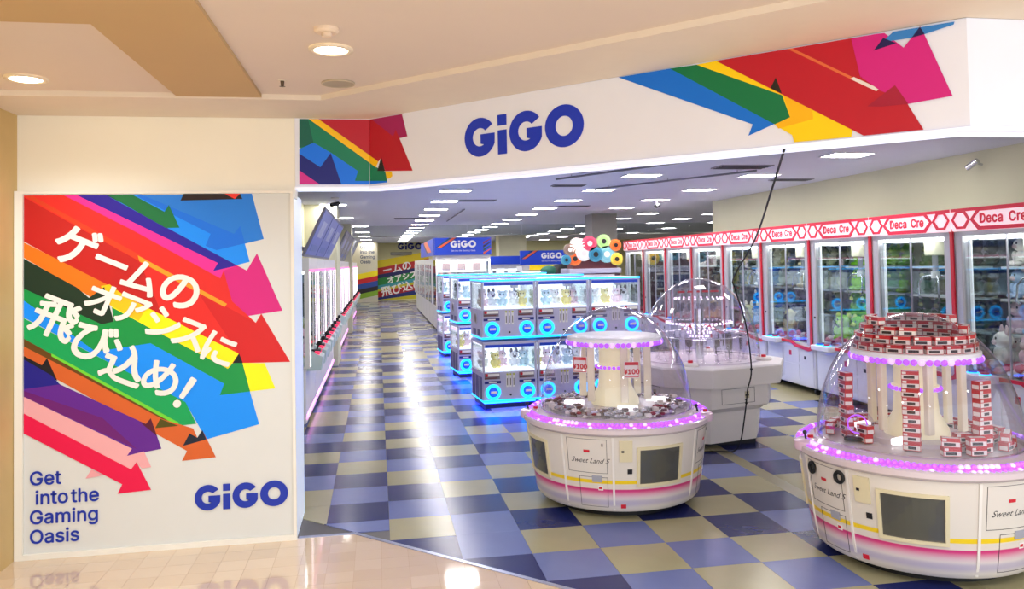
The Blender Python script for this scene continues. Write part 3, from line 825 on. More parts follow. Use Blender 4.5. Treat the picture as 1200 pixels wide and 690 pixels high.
def dome_machine(label, loc, rot, pods, apex=1.345):
    """rot: where (deg) the seam between door panel and outlet panel points, 0 = towards -Y"""
    t = thing('dome_prize_machine', label, 'arcade game', loc, math.radians(rot), 'round dome prize machines')
    body = MB().lathe(BODY_PROF + [(.60, .56), (.0005, .56)], 72).build('body', SB, t, True)
    MB().lathe([(.44, .0), (.44, .075)], 40).lathe([(.44, .075), (.0005, .075)], 40).build('plinth', BLACK, t)
    for a in (-32, 0, 58, 90, 148, 180, 238, 270):
        fn = on_body(a, .30)
        patch(MB(), fn, -.007, .007, -.225, .25, .0, .006, 0, 1, 6).build('seam_strip', mat('seam_white', (238, 232, 226), .35, var=.02), body)
    for base in (0, 90, 180, 270):
        # door panel spans -32..0, outlet panel 0..58
        fn = on_body(base - 16, .43)
        def frame(x0, x1, z0, z1, w=.0022):
            b = MB()
            for u0, u1, v0, v1 in ((x0, x1, z0, z0 + w), (x0, x1, z1 - w, z1), (x0, x0 + w, z0, z1), (x1 - w, x1, z0, z1)):
                patch(b, fn, u0, u1, v0, v1, 0, .0015, 0, 6 if u1 - u0 > .05 else 1, 3)
            return b
        d = frame(-.135, .130, -.115, .105).build('service_door', LINE, t)
        letters('door_lettering', 'Sweet Land 5', .046, lambda u, v, dd: fn(u, v, dd), mat('ink_black', (24, 20, 24), .5, var=.02), d, shear=.45, plain=True, at=(-.112, -.05), space=1.0)
        b = MB()
        patch(b, fn, -.020, .020, .018, .034, 0, .0015)
        b.build('door_mark', TAG_RED, d)
        patch(MB(), fn, .098, .106, .06, .08, 0, .004, 0, 1, 1).build('door_lock', DARK, d)
        ld = frame(-.06, .13, -.335, -.14).build('lower_door', LINE, t)
        patch(MB(), fn, .028, .092, -.172, -.130, .0, .004, 0, 3, 1).build('vent_plate', GREY, ld)
        patch(MB(), fn, .066, .098, -.225, -.195, .0, .002, 0, 3, 1).build('sticker', PAPER, ld)
        patch(MB(), fn, .070, .092, -.217, -.203, .002, .001, 0, 3, 1).build('sticker', TAG_RED, ld)
        f2 = on_body(base + 29, .36)
        of = MB()
        for u0, u1, v0, v1 in ((-.155, .165, -.13, -.112), (-.155, .165, .108, .126), (-.155, -.137, -.112, .108), (.147, .165, -.112, .108)):
            patch(of, f2, u0, u1, v0, v1, 0, .012, 0, 8 if u1 - u0 > .1 else 1, 4)
        po = of.build('prize_outlet', OUTLET_FR, t)
        patch(MB(), f2, -.137, .147, -.112, .108, .0, .002, 0, 8, 3).build('outlet_flap', OUTLET_IN, po)
        patch(MB(), f2, -.13, .14, -.105, .10, .0045, .001, 0, 8, 3).build('flap_glass', PANE, po)
        cb = patch(MB(), f2, -.265, -.185, .035, .170, 0, .010, 0, 3, 2).build('coin_panel', OUTLET_FR, t)
        patch(MB(), f2, -.252, -.236, .095, .108, .010, .003, 0, 1, 1).build('coin_slot', DARK, cb)
        patch(MB(), f2, -.215, -.185, -.045, -.015, 0, .004, 0, 1, 1).build('coin_return', DARK, t)
        patch(MB(), f2, -.26, -.225, -.27, -.245, 0, .002, 0, 2, 1).build('warning_sticker', TAG_RED, t)
    # rim with the violet crystals
    MB().lathe([(.60, .552), (.640, .556), (.657, .572), (.657, .598), (.645, .608), (.60, .612), (.54, .640), (.52, .640), (.52, .56)], 72).build('rim', mat('rim_pearl', (216, 200, 206), .2, var=.02, coat=.5), t, True)
    lr = MB()
    n = 128
    for k in range(n):
        a = 2 * math.pi * k / n
        rr = random.Random(k)
        lr.ball((.606 * math.sin(a), -.606 * math.cos(a), .622), .0145, .0145, .014 + .004 * rr.random(), 6, 4, 1 if rr.random() < .2 else 0)
        a += math.pi / n
        lr.ball((.634 * math.sin(a), -.634 * math.cos(a), .603), .0145, .0145, .014 + .004 * rr.random(), 6, 4, 1 if rr.random() < .2 else 0)
    lr.lathe([(.628, .600), (.628, .613), (.600, .624), (.590, .624)], 72)
    lr.build('crystal_led_ring', [LED_V, LED_V2], t)
    # console pods at the four seams
    for ang in pods:
        a = math.radians(ang - rot)
        c, s = math.sin(a), -math.cos(a)
        p = MB().lathe([(.075, .575), (.08, .59), (.08, .622), (.06, .634), (.0005, .634)], 20, (.60 * c, .60 * s)).build('control_pod', mat('pod_pink', (226, 196, 216), .2, var=.03, coat=.4), t, True)
        MB().cyl((.60 * c - .02, .60 * s, .63), (.60 * c - .03, .60 * s, .665), .006, 8).ball((.60 * c - .03, .60 * s, .672), .013, n=8, k=6).build('joystick', DARK, p)
        MB().cyl((.60 * c + .03, .60 * s + .01, .632), (.60 * c + .03, .60 * s + .01, .648), .016, 12).build('push_button', RED, p)
    # dome
    pr = [(.532, .628), (.53, .64)]
    for k in range(1, 15):
        q = math.pi / 2 * k / 14
        pr.append((max(.53 * math.cos(q), .0006), .64 + (apex - .64) * math.sin(q)))
    MB().lathe(pr, 72).build('dome', CLEAR, t, 'all')
    MB().lathe([(.528, .636), (.545, .636), (.545, .650), (.528, .650)], 72).build('dome_base_ring', CLEAR, t, True)
    # turntable, centre column and top tray
    MB().lathe([(.52, .622), (.50, .632), (.30, .640), (.28, .66), (.0005, .66)], 48).build('turntable', mat('table_grey', (204, 200, 200), .25, var=.08), t, True)
    MB().lathe([(.17, .66), (.165, .70), (.12, .78), (.11, .90), (.125, .905), (.125, .935), (.11, .94), (.11, 1.04), (.19, 1.08), (.32, 1.10)], 36).build('centre_column', mat('column_cream', (232, 226, 190), .3, var=.03, emit=.2, ec=(250, 244, 206)), t, True)
    cr = MB()
    for k in range(24):
        a = 2 * math.pi * k / 24
        cr.ball((.128 * math.sin(a), -.128 * math.cos(a), .92), .013, n=6, k=4)
    cr.build('column_led_ring', LED_V, t)
    MB().lathe([(.0005, 1.10), (.325, 1.10), (.335, 1.11), (.335, 1.135), (.32, 1.14), (.0005, 1.14)], 48).build('top_tray', mat('tray_white', (236, 240, 236), .25, var=.03, emit=.15), t, True)  # tray is no lamp; slight glow put in its material to lighten it
    cr = MB()
    for k in range(56):
        a = 2 * math.pi * k / 56
        cr.ball((.33 * math.sin(a), -.33 * math.cos(a), 1.098), .0175, .0175, .019, 6, 4, 1 if k % 4 == 0 else 0)
    cr.build('tray_led_ring', [LED_V, LED_V2], t)
    for k in range(6):
        a = 2 * math.pi * (k + .3) / 6
        MB().rbox(.235 * math.sin(a) - .026, .235 * math.sin(a) + .026, -.235 * math.cos(a) - .016, -.235 * math.cos(a) + .016, .70, 1.09, .008).build('column_post', CREAM, t)
    for k in range(4):
        a = 2 * math.pi * (k + .2) / 4
        MB().rbox(.30 * math.sin(a) - .07, .30 * math.sin(a) + .07, -.30 * math.cos(a) - .02, -.30 * math.cos(a) + .02, .655, .69, .01).build('pusher_plate', LED_W if False else mat('pusher_white', (240, 240, 240), .3, emit=.8, ec=(255, 255, 255), var=0), t)
    for k in range(3):
        a = 2 * math.pi * k / 3
        MB().rbox(.40 * math.sin(a) - .03, .40 * math.sin(a) + .03, -.40 * math.cos(a) - .03, -.40 * math.cos(a) + .03, -.0, .07, .01).build('leveller_foot', DARK, t)
    return t

SL1 = (1.655, 5.44, 0)
SL3 = (3.00, 4.05, 0)
m1 = dome_machine('round white dome prize machine with price tags, nearest the blue-lit cabinets', SL1, -19, (57, -98, 175))
m3 = dome_machine('round white dome prize machine packed with red toy car boxes', SL3, 21, (-104, 36, 170))

for a in (246, 266):
    q = math.radians(a)
    b = MB().torus((0, 0, 0), .026, .010, 20, 8, axis='y')
    o = b.build('cable_grommet', BLACK, m3, 'all')
    o.location = (.632 * math.sin(q), -.632 * math.cos(q), .50)
    o.rotation_euler.z = q
# price tags inside the first dome
def price_tag(x, y, z, rz, label):
    t = thing('price_tag', label, 'price tag', (x, y, z), rz, 'price cards in the dome')
    t.scale = (1.5, 1.5, 1.5)
    MB().box(-.034, .034, -.002, .002, -.045, .028).build('card', PAPER, t)
    b = MB()
    for x0, x1, z0, z1 in ((-.031, .031, -.042, -.039), (-.031, .031, .012, .014), (-.031, -.029, -.042, .025), (.029, .031, -.042, .025)):
        b.box(x0, x1, -.0032, -.002, z0, z1)
    b.build('card_border', TAG_RED, t)
    MB().box(-.03, .03, -.0032, -.002, .014, .026).build('card_banner', TAG_RED, t)
    letters('card_lettering', '¥100', .040, lambda u, v, d: (u, -.0024 - d, v), TAG_RED, t, bold=.0015, at=(0, -.017), center=True)
    MB().cyl((0, .004, .02), (0, .012, .07), .004, 6).build('clip', CHROME, t)
price_tag(SL1[0] + .025, SL1[1] - .31, .945, -.2, 'white price card with red digits hanging clear in front of the column')
price_tag(SL1[0] - .275, SL1[1] - .09, .965, -.6, 'white price card with red digits tilted beside the column')
# loose sweets on the turntable
rr = random.Random(5)
cands = MB()
for k in range(420):
    a, r = rr.random() * 2 * math.pi, .30 + .185 * rr.random() ** .8
    if abs(math.sin(a * 2)) < .12:
        continue
    c = (SL1[0] + r * math.sin(a), SL1[1] - r * math.cos(a), .642 + .035 * rr.random())
    s = .012 + .008 * rr.random()
    if rr.random() < .6:
        cands.ball(c, s * 1.3, s, s * .7, 6, 4, rr.choice((0, 0, 1, 2, 3)))
    else:
        cands.cbox(*c, s * 2, s * 1.6, s, rr.choice((0, 1, 2)))
o = cands.build('wrapped_sweets', [mat('sweet_foil', (196, 194, 200), .25, metal=.6), mat('sweet_brown', (96, 60, 58), .4), mat('sweet_white', (232, 226, 222), .4), mat('sweet_wine', (140, 40, 60), .4)])
o['kind'] = 'stuff'
tag(o, 'heap of small foil wrapped sweets on the turntable under the dome', 'sweets')
# toy car boxes in the third dome
BX = [mat('box_red', (190, 34, 44), .4, var=.05), mat('box_white', (232, 226, 220), .4, var=.03), mat('box_ink', (44, 30, 32), .4, var=.1)]
def box_mesh(flip):
    w, h, d = .084, .045, .046
    b = MB().box(-w / 2, w / 2, -d / 2, d / 2, 0, h, 0)
    for s in (-1, 1):
        y0, y1 = sorted((s * d / 2, s * (d / 2 + .0008)))
        b.box(-w / 2 + .002, w / 2 - .002, y0, y1, .003, h * .58, 1)
        b.box(-w * .30 + (.008 if flip else -.006), w * .30 - .004, *sorted((s * (d / 2 + .0008), s * (d / 2 + .0016))), h * .16, h * .48, 2)
        b.box(-w * .45, -w * .22, *sorted((s * d / 2, s * (d / 2 + .001))), h * .66, h * .92, 1)
    for s in (-1, 1):
        x0, x1 = sorted((s * w / 2, s * (w / 2 + .0008)))
        b.box(x0, x1, -d / 2 + .004, d / 2 - .004, .004, h * .55, 1)
    b.box(-w / 2 + .004, w / 2 - .004, -d / 2 + .005, d / 2 - .012, h, h + .0006, 1)
    return b.mesh('toy_car_box', BX)
BXM = [box_mesh(0), box_mesh(1)]
def toy_box(x, y, z, a, label, group):
    o = link('toy_car_box', BXM[random.randrange(2)], None, (SL3[0] + x, SL3[1] + y, z), a)
    return tag(o, label, 'toy box', group)
for lv, (rad, n) in enumerate(((.295, 20), (.285, 19), (.255, 17), (.225, 14))):
    for k in range(n):
        a = 2 * math.pi * (k + .5 * (lv % 2)) / n
        if lv == 3 and (k % 5 == 2 or math.cos(a) > .2) or lv == 2 and (k % 9 == 4 or math.cos(a) > .75):
            continue
        toy_box(rad * math.sin(a), -rad * math.cos(a), 1.141 + lv * .0462, a, 'red and white toy car box, %s layer of the ring on the top tray' % ('lowest', 'second', 'third', 'highest')[lv], 'toy car boxes on the top tray')
for j, (ang, rad, n, z0) in enumerate(((-40, .37, 9, .645), (-98, .40, 8, .645), (10, .42, 8, .645))):
    a = math.radians(ang)
    nm = ('in the tower standing before the centre column', 'in the tower near the round clear chute', 'in the tower rising above the loose box pile')[j]
    for k in range(n):
        toy_box(rad * math.sin(a), -rad * math.cos(a), z0 + k * .0462, a + random.uniform(-.12, .12), 'red and white toy car box ' + nm, 'toy car box tower ' + str(j + 1) if False else 'toy car boxes ' + nm)
rr = random.Random(9)
for k in range(40):
    a = math.radians((k % 22) * 360 / 22 + rr.uniform(-3, 3))
    r = .455 if k < 22 else .36
    ang = math.degrees(a) % 360
    if min(abs(ang - 10), abs(ang - 320), abs(ang - 262)) < 13 or 272 < ang < 308 and k < 22:
        continue
    z = .645
    toy_box(r * math.sin(a), -r * math.cos(a), z, a + rr.uniform(-.35, .35), 'red and white toy car box lying loose on the turntable', 'loose toy car boxes on the turntable')
    if ang < 40 or 335 < ang < 360 or 250 < ang < 280:
        toy_box(r * math.sin(a), -r * math.cos(a), z + .0463, a + rr.uniform(-.3, .3), 'red and white toy car box lying loose on the turntable', 'loose toy car boxes on the turntable')
# round clear chute
t = thing('clear_chute', 'round clear plastic hoop chute with violet glow inside the dome', 'chute', (SL3[0] - .38, SL3[1] - .02, .645), -.64)
MB().torus((0, 0, .09), .075, .012, 28, 8, axis='y').build('hoop', CLEAR, t, 'all')
MB().torus((0, 0, .09), .05, .004, 24, 6, axis='y').build('glow_ring', LED_V, t, 'all')
MB().rbox(-.07, .07, -.03, .03, 0, .02, .008).build('foot', DARK, t)

# ------------------------------------------------------------------ rear white dome machine with acrylic goblets
c2 = Vector((2.98, 7.05, 0))
t2 = thing('white_dome_machine', 'white boxy dome machine with tall acrylic tubes and a black cable', 'arcade game', c2)
def octa(b, r, z0, z1, r1=None, rot=22.5, m=0, sq=.62):
    r1 = r if r1 is None else r1
    def ring(R, z):
        out = []
        for k in range(4):
            a = math.radians(90 * k + 14)
            for d_ in (-1, 1):
                q = a + d_ * math.radians(29)
                out.append((R * math.sin(q), -R * math.cos(q), z))
        return out
    vs = ring(r, z0) + ring(r1, z1)
    fs = [(k, (k + 1) % 8, 8 + (k + 1) % 8, 8 + k) for k in range(8)] + [list(range(8))[::-1], list(range(8, 16))]
    return b.add(vs, fs, m)
MAT2 = mat('rear_machine_white', (226, 220, 216), .35, var=.03)
octa(MB(), .52, .05, .32, .55).build('lower_body', MAT2, t2)
octa(MB(), .55, .32, .37, .64).build('body_step', MAT2, t2)
octa(MB(), .64, .37, .565, .64).build('upper_body', MAT2, t2)
octa(MB(), .75, .565, .72, .77).build('skirt', MAT2, t2)
octa(MB(), .77, .72, .735, .76).build('top_deck', mat('rear_deck', (236, 232, 232), .3, var=.02), t2)
R14 = math.radians(14)
def f14(k, R):
    a = R14 + math.radians(90 * k)
    e1 = Vector((math.cos(a), math.sin(a), 0))
    nn = Vector((math.sin(a), -math.cos(a), 0))
    ap = R * math.cos(math.radians(29))
    return lambda u, v, d: tuple(nn * (ap + d) + e1 * u + Vector((0, 0, v)))
for k in (0, 3):
    fn = f14(k, .64)
    b = MB()
    for q in (((-.20, .40), (.16, .40), (.16, .403), (-.20, .403)), ((-.20, .53), (.16, .53), (.16, .533), (-.20, .533)), ((-.20, .40), (-.197, .40), (-.197, .533), (-.20, .533)), ((.157, .40), (.16, .40), (.16, .533), (.157, .533))):
        b.sheet(list(q), fn, th=.002)
    d = b.build('service_door', LINE, t2)
    MB().sheet([(.05, .44), (.10, .44), (.10, .50), (.05, .50)], fn, th=.002).build('info_sticker', mat('sticker_tan', (190, 180, 150), .5), d)
    MB().sheet([(.055, .46), (.095, .46), (.095, .475), (.055, .475)], lambda u, v, dd: fn(u, v, dd + .002), th=.001).build('sticker_print', DARK, d)
    MB().sheet([(.05, .42), (.06, .42), (.06, .43), (.05, .43)], fn, th=.004).build('door_lock', DARK, d)
    fs_ = f14(k, .756)
    MB().sheet([(.20, .66), (.28, .66), (.28, .69), (.20, .69)], fs_, th=.002).build('warning_sticker', mat('sticker_grey', (150, 140, 136), .5), t2)
    MB().sheet([(-.30, .69), (-.24, .69), (-.24, .70), (-.30, .70)], fs_, th=.002).build('mark', TAG_RED, t2)
for k in range(4):
    a = R14 + math.radians(90 * k + 45)
    fnp = (math.sin(a) * .575, -math.cos(a) * .575)
    e = MB().lathe([(.07, .735), (.075, .75), (.06, .765), (.0005, .765)], 20, fnp).build('control_pod', MAT2, t2, True)
    MB().torus((fnp[0], fnp[1], .756), .055, .006, 24, 6).build('pod_glow', LED_V, e)
    MB().cyl((fnp[0], fnp[1], .76), (fnp[0], fnp[1], .785), .022, 14).build('push_button', RED, e)
    MB().cyl((math.sin(a) * .40, -math.cos(a) * .40, .02), (math.sin(a) * .40, -math.cos(a) * .40, .055), .05, 12).build('caster', DARK, t2)
MB().box(-.36, .36, -.36, .36, 0.0, .052).build('plinth', BLACK, t2)
pr = [(.55, .735), (.55, .76)]
for k in range(1, 15):
    q = math.pi / 2 * k / 14
    pr.append((max(.55 * math.cos(q), .0006), .76 + .73 * math.sin(q)))
MB().lathe(pr, 64).build('dome', CLEAR, t2, 'all')
MB().lathe([(.548, .733), (.565, .733), (.565, .745), (.548, .745)], 64).build('dome_base_ring', CLEAR, t2)
MB().cyl((0, 0, .735), (0, 0, 1.20), .035, 14).build('centre_post', CHROME, t2, True)
up_d = MB().lathe([(.0005, 1.08), (.30, 1.08), (.31, 1.09), (.30, 1.10), (.0005, 1.10)], 40).build('upper_disc', CLEAR, t2, True)
b = MB()
for k in range(44):
    a = 2 * math.pi * k / 44
    b.ball((.30 * math.sin(a), -.30 * math.cos(a), 1.075), .010, n=6, k=4)
for k in range(24):
    a = 2 * math.pi * k / 24
    b.ball((.22 * math.sin(a), -.22 * math.cos(a), 1.30), .009, n=6, k=4)
b.build('disc_led_dots', mat('led_pearl', (255, 240, 255), .3, emit=1.6, ec=(250, 232, 255), var=0), t2)
b = MB()
for k in range(16):
    a = 2 * math.pi * k / 16
    for j in range(5):
        r = .16 - .026 * j
        b.ball((r * math.sin(a), -r * math.cos(a), 1.05 - .035 * j), .008, n=6, k=4)
b.build('chandelier_leds', mat('led_pearl', (0, 0, 0)), t2)
sb = MB().box(-.26, .26, -.003, .003, 1.12, 1.39).build('clear_panel', CLEAR, t2)
for x, w_ in ((-.17, .07), (-.08, .05), (0.0, .03), (.07, .06), (.16, .08)):
    MB().box(x - w_ / 2, x + w_ / 2, -.0045, -.003, 1.355, 1.372).build('red_print', TAG_RED, sb)
for x in (-.26, .26):
    MB().box(x - .004, x + .004, -.005, .005, 1.10, 1.39).build('panel_edge', mat('rose_edge', (186, 90, 110), .4), sb)
for k, (x, y, w_) in enumerate(((.10, -.30, .16), (.30, -.18, .2), (-.25, -.28, .2))):
    MB().box(x - w_ / 2, x + w_ / 2, y - .003, y + .003, .74, 1.02).build('clear_panel', CLEAR, t2)
TUBE = glass('frost_acrylic', (251, 250, 253), 1.3, 1.45, .08)
for ring, (R_, n, h0, h1) in enumerate(((.40, 20, .735, .96), (.27, 13, .735, .98), (.17, 9, 1.10, 1.26))):
    for k in range(n):
        a = 2 * math.pi * k / n + ring * .2
        p = (R_ * math.sin(a), -R_ * math.cos(a))
        MB().lathe([(.026, h0), (.006, h0 + .008), (.006, h0 + .07), (.030, h0 + .09), (.034, h1)], 14, p).build('acrylic_goblet', TUBE, t2, 'all')
MB().lathe([(.45, .955), (.455, .96), (.45, .965), (.44, .96), (.45, .955)], 48).build('goblet_rail', CHROME, t2, 'all')

# black cable hanging from the header to the rear machine
ctrl = [Vector(p) for p in ((1.80, 3.24, 2.17), (2.244, 4.2, 2.072), (2.636, 5.2, 1.804), (2.79, 5.88, 1.52), (2.858, 6.0, 1.411), (3.02, 6.16, 1.10), (3.07, 6.19, .74), (3.06, 6.25, .56),
        (3.06, 6.28, .445), (3.05, 6.32, .26), (3.04, 6.36, .12), (3.0, 6.40, .02), (2.86, 6.44, .012), (2.6, 6.50, .012))]
pts = []
for k in range(len(ctrl) - 1):
    p0, p1, p2, p3 = ctrl[max(k - 1, 0)], ctrl[k], ctrl[k + 1], ctrl[min(k + 2, len(ctrl) - 1)]
    for j in range(6):
        u = j / 6
        pts.append(.5 * ((2 * p1) + (p2 - p0) * u + (2 * p0 - 5 * p1 + 4 * p2 - p3) * u * u + (3 * p1 - p0 - 3 * p2 + p3) * u ** 3))
pts.append(ctrl[-1])
cb = MB().tube(pts, .006, 8).build('power_cable', BLACK, None, 'all')
tag(cb, 'long black cable hanging from the header sign to the rear dome machine', 'cable')
for k in (4, 6, 8):
    MB().ball(ctrl[k], .012, n=8, k=6).build('cable_tie', BLACK, cb)
# ------------------------------------------------------------------ plush toys
def plush_meshes(c, acc, kind):
    m = mat('plush_%d_%d_%d' % tuple(c), c, .9, var=.12, scale=30, bump=.3, spec=.1)
    a = mat('plush_%d_%d_%d' % tuple(acc), acc, .9, var=.1, scale=30, spec=.1)
    b = MB().ball((0, 0, .085), .085, .075, .09).ball((-.085, -.03, .11), .03, .03, .055, 8, 5).ball((.085, -.03, .11), .03, .03, .055, 8, 5)
    b.ball((-.05, -.075, .03), .036, .05, .03, 8, 5).ball((.05, -.075, .03), .036, .05, .03, 8, 5)
    head = MB().ball((0, -.01, .225), .088, .08, .075)
    if kind == 'ears':
        ear = MB().ball((0, 0, 0), .03, .015, .055, 8, 6)
        eo = [(-.05, 0, .305), (.05, 0, .305)]
    else:
        ear = MB().ball((0, 0, 0), .035, .02, .035, 8, 6)
        eo = [(-.068, 0, .285), (.068, 0, .285)]
    return dict(body=b.mesh('body', m, 'all'), head=head.mesh('head', m, 'all'), ear=ear.mesh('ear', a, 'all'), eo=eo,
                muzzle=MB().ball((0, -.082, .21), .035, .022, .026, 8, 6).mesh('muzzle', a, 'all'), eye=MB().ball((0, 0, 0), .011, .007, .013, 6, 5).mesh('eye', BLACK, 'all'))
PM = {}
def plush(c, acc, kind, loc, rz, s, label, group):
    key = (c, acc, kind)
    if key not in PM:
        PM[key] = plush_meshes(c, acc, kind)
    q = PM[key]
    t = thing('plush_toy', label, 'plush toy', loc, rz, group)
    t.scale = (s, s, s)
    link('body', q['body'], t)
    h = link('head', q['head'], t)
    for e in q['eo']:
        link('ear', q['ear'], h, e)
    link('muzzle', q['muzzle'], h)
    for x in (-.032, .032):
        link('eye', q['eye'], h, (x, -.083, .245))
    return t

# ------------------------------------------------------------------ red-framed claw machines along the right wall
MARQ = mat('marquee_lit', (240, 214, 222), .4, emit=.4, ec=(255, 226, 234), var=0)
MARQ_RED = mat('marquee_red', (214, 20, 60), .35, emit=.12, ec=(230, 20, 60), var=.03)
DECA_IN = mat('cabinet_back', (206, 212, 214), .4, var=.05)
DECA_WHITE = mat('deca_white', (214, 216, 226), .35, var=.03)
ALU = mat('aluminium', (188, 186, 192), .35, metal=.3, var=.05)
FLUFF = [mat('filler_pink', (232, 130, 150), .6, var=.2, scale=20), mat('filler_white', (240, 216, 222), .6, var=.1), mat('filler_red', (206, 60, 90), .6, var=.2)]
DW, DD, DH = 1.2, .86, 2.07
def hexa(x0, x1, z0, z1, c):
    return [(x0 + c, z0), (x1 - c, z0), (x1, (z0 + z1) / 2), (x1 - c, z1), (x0 + c, z1), (x0, (z0 + z1) / 2)]
def make_deca():
    t = thing('claw_machine', 'x', 'claw machine', (0, 0, 0), 0, 'red framed claw machines along the right wall')
    h = DW / 2
    F = lambda y: (lambda u, v, d: (u, y - d, v))
    b = MB().rbox(-h + .02, h - .02, .03, DD, .09, .60, .02).build('lower_cabinet', DECA_WHITE, t)
    # panels of the lower cabinet
    for (x0, x1, z0, z1) in ((-.52, -.16, .16, .52), (-.12, .22, .12, .34), (-.12, .22, .37, .56), (.26, .55, .12, .56)):
        MB().box(x0, x1, .022, .031, z0, z1).build('cabinet_panel', DECA_WHITE, b)
    MB().box(.0, .05, .018, .024, .44, .50).build('coin_slot', RED, b)
    MB().box(.35, .39, .018, .024, .42, .46).build('lock', DARK, b)
    for x in (-.48, .48):
        for y in (.12, DD - .12):
            w = MB().cyl((x - .016, y, .045), (x + .016, y, .045), .045, 16).build('caster', DARK, t, True)
            MB().box(x - .022, x + .022, y - .02, y + .02, .06, .10).build('caster_fork', CHROME, w)
    # control shelf
    sh = MB().rbox(-.50, -.12, -.10, .04, .58, .64, .02).build('control_shelf', DECA_WHITE, t)
    for x in (-.40, -.26):
        k_ = MB().cyl((x, -.03, .64), (x, -.03, .66), .035, 16).build('control_button', BLUE if x < -.3 else RED, sh)
        MB().torus((x, -.03, .642), .042, .006, 20, 6).build('button_glow', LED_C, k_)
    # upper cabinet
    MB().box(-h + .02, h - .02, DD - .03, DD, .60, 1.87).build('back_panel', DECA_IN, t)
    MB().box(-h + .02, -h + .04, .06, DD - .03, .60, 1.87).build('side_panel', PANE, t)
    MB().box(h - .04, h - .02, .06, DD - .03, .60, 1.87).build('side_panel', PANE, t)
    MB().box(-h + .04, h - .04, .03, DD - .03, .60, .62).build('bed', DECA_IN, t)
    MB().box(-h + .02, h - .02, .03, DD, 1.86, DH - .01).build('top_box', ALU, t)
    for x in (-h + .045, h - .10):
        MB().rbox(x - .045, x + .045, .0, .07, .60, 1.87, .012).build('door_post', ALU, t)
    MB().rbox(-h + .02, h - .02, .0, .06, 1.83, 1.87, .01).build('door_rail', ALU, t)
    for x0, x1 in ((-h + .09, -.032), (-.028, h - .145)):
        MB().box(x0, x1, .022, .030, .63, 1.83).build('glass_door', PANE, t)
    MB().box(-.033, -.027, .016, .034, .63, 1.83).build('door_seam', GREY, t)
    MB().cyl((-h + .06, -.006, .95), (-h + .06, .002, .95), .014, 12).build('door_lock', DARK, t)
    # red outline: right edge, stepped bottom
    e = MB()
    pts = [(h - .085, 1.90), (h - .042, 1.86), (h - .042, .60), (h - .07, .575), (.22, .60), (.12, .635), (-h + .02, .635), (-h + .02, .605), (.10, .605), (.20, .565), (h - .09, .535), (h - .005, .56), (h - .005, 1.89), (h - .05, 1.93)]
    e.sheet(pts, F(-.002), th=.016)
    e.build('red_trim', RED, t)
    # marquee
    mq = MB().rbox(-h + .01, h - .01, -.03, .05, 1.87, DH, .012).build('marquee', MARQ, t)
    fr_ = MB()
    fm = F(-.031)
    fr_.sheet([(-h + .01, DH - .028), (h - .01, DH - .028), (h - .01, DH), (-h + .01, DH)], fm, th=.006)
    def outline(o_, i_):
        n = len(o_)
        for k in range(n):
            fr_.sheet([o_[k], o_[(k + 1) % n], i_[(k + 1) % n], i_[k]], fm, th=.006)
    outline(hexa(-.36, .36, 1.873, 2.06, .09), hexa(-.325, .325, 1.905, 2.035, .075))
    outline(hexa(-.585, -.36, 1.89, 2.05, .06), hexa(-.56, -.39, 1.912, 2.03, .05))
    outline(hexa(.36, .585, 1.89, 2.05, .06), hexa(.39, .56, 1.912, 2.03, .05))
    fr_.build('marquee_outline', MARQ_RED, mq)
    for wd, x in (('Deca', -.125), ('Cre', .155)):
        letters('marquee_lettering', wd, .150, lambda u, v, d: (u, -.032 - d, v), MARQ_RED, mq, bold=.005, at=(x, 1.972), center=True, space=1.04)
    letters('marquee_smallprint', 'claw game', .02, lambda u, v, d: (u, -.032 - d, v), MARQ_RED, mq, at=(0, 1.92), center=True) if False else None
    # inside light, gantry and claw
    MB().box(-h + .06, h - .12, .07, .11, 1.80, 1.825).build('inside_light', LED_IN, t)
    MB().box(-h + .095, -h + .125, .062, .075, .66, 1.79).build('post_light', mat('post_white', (240, 240, 244), .4, emit=.35, var=0), t)
    MB().box(-h + .06, h - .12, .20, .23, 1.79, 1.83).build('gantry_rail', ALU, t)
    cl_ = MB().rbox(.0, .14, .14, .28, 1.66, 1.80, .02).build('claw_carriage', CREAM, t)
    MB().cyl((.07, .21, 1.66), (.07, .21, 1.50), .026, 14).build('claw_shaft', GREY, cl_, True)
    MB().cyl((.07, .21, 1.51), (.07, .21, 1.44), .04, 14).build('claw_hub', WHITE, cl_, True)
    for k in range(3):
        a = math.radians(120 * k + 90)
        d = Vector((math.cos(a), math.sin(a), 0))
        o_ = Vector((.07, .21, 0))
        MB().tube([o_ + d * .02 + Vector((0, 0, 1.47)), o_ + d * .11 + Vector((0, 0, 1.46)), o_ + d * .15 + Vector((0, 0, 1.40)), o_ + d * .16 + Vector((0, 0, 1.27)), o_ + d * .13 + Vector((0, 0, 1.24))], .009, 8).build('claw_arm', CHROME, cl_, 'all')
    # display shelf steps
    for z, y in ((.62, .36), (.93, .38), (1.24, .40), (1.53, .42)):
        MB().box(-h + .05, h - .05, y, DD - .03, z, z + .02).build('display_shelf', DECA_IN, t)
    return t
DX0 = 5.10
deca = make_deca()
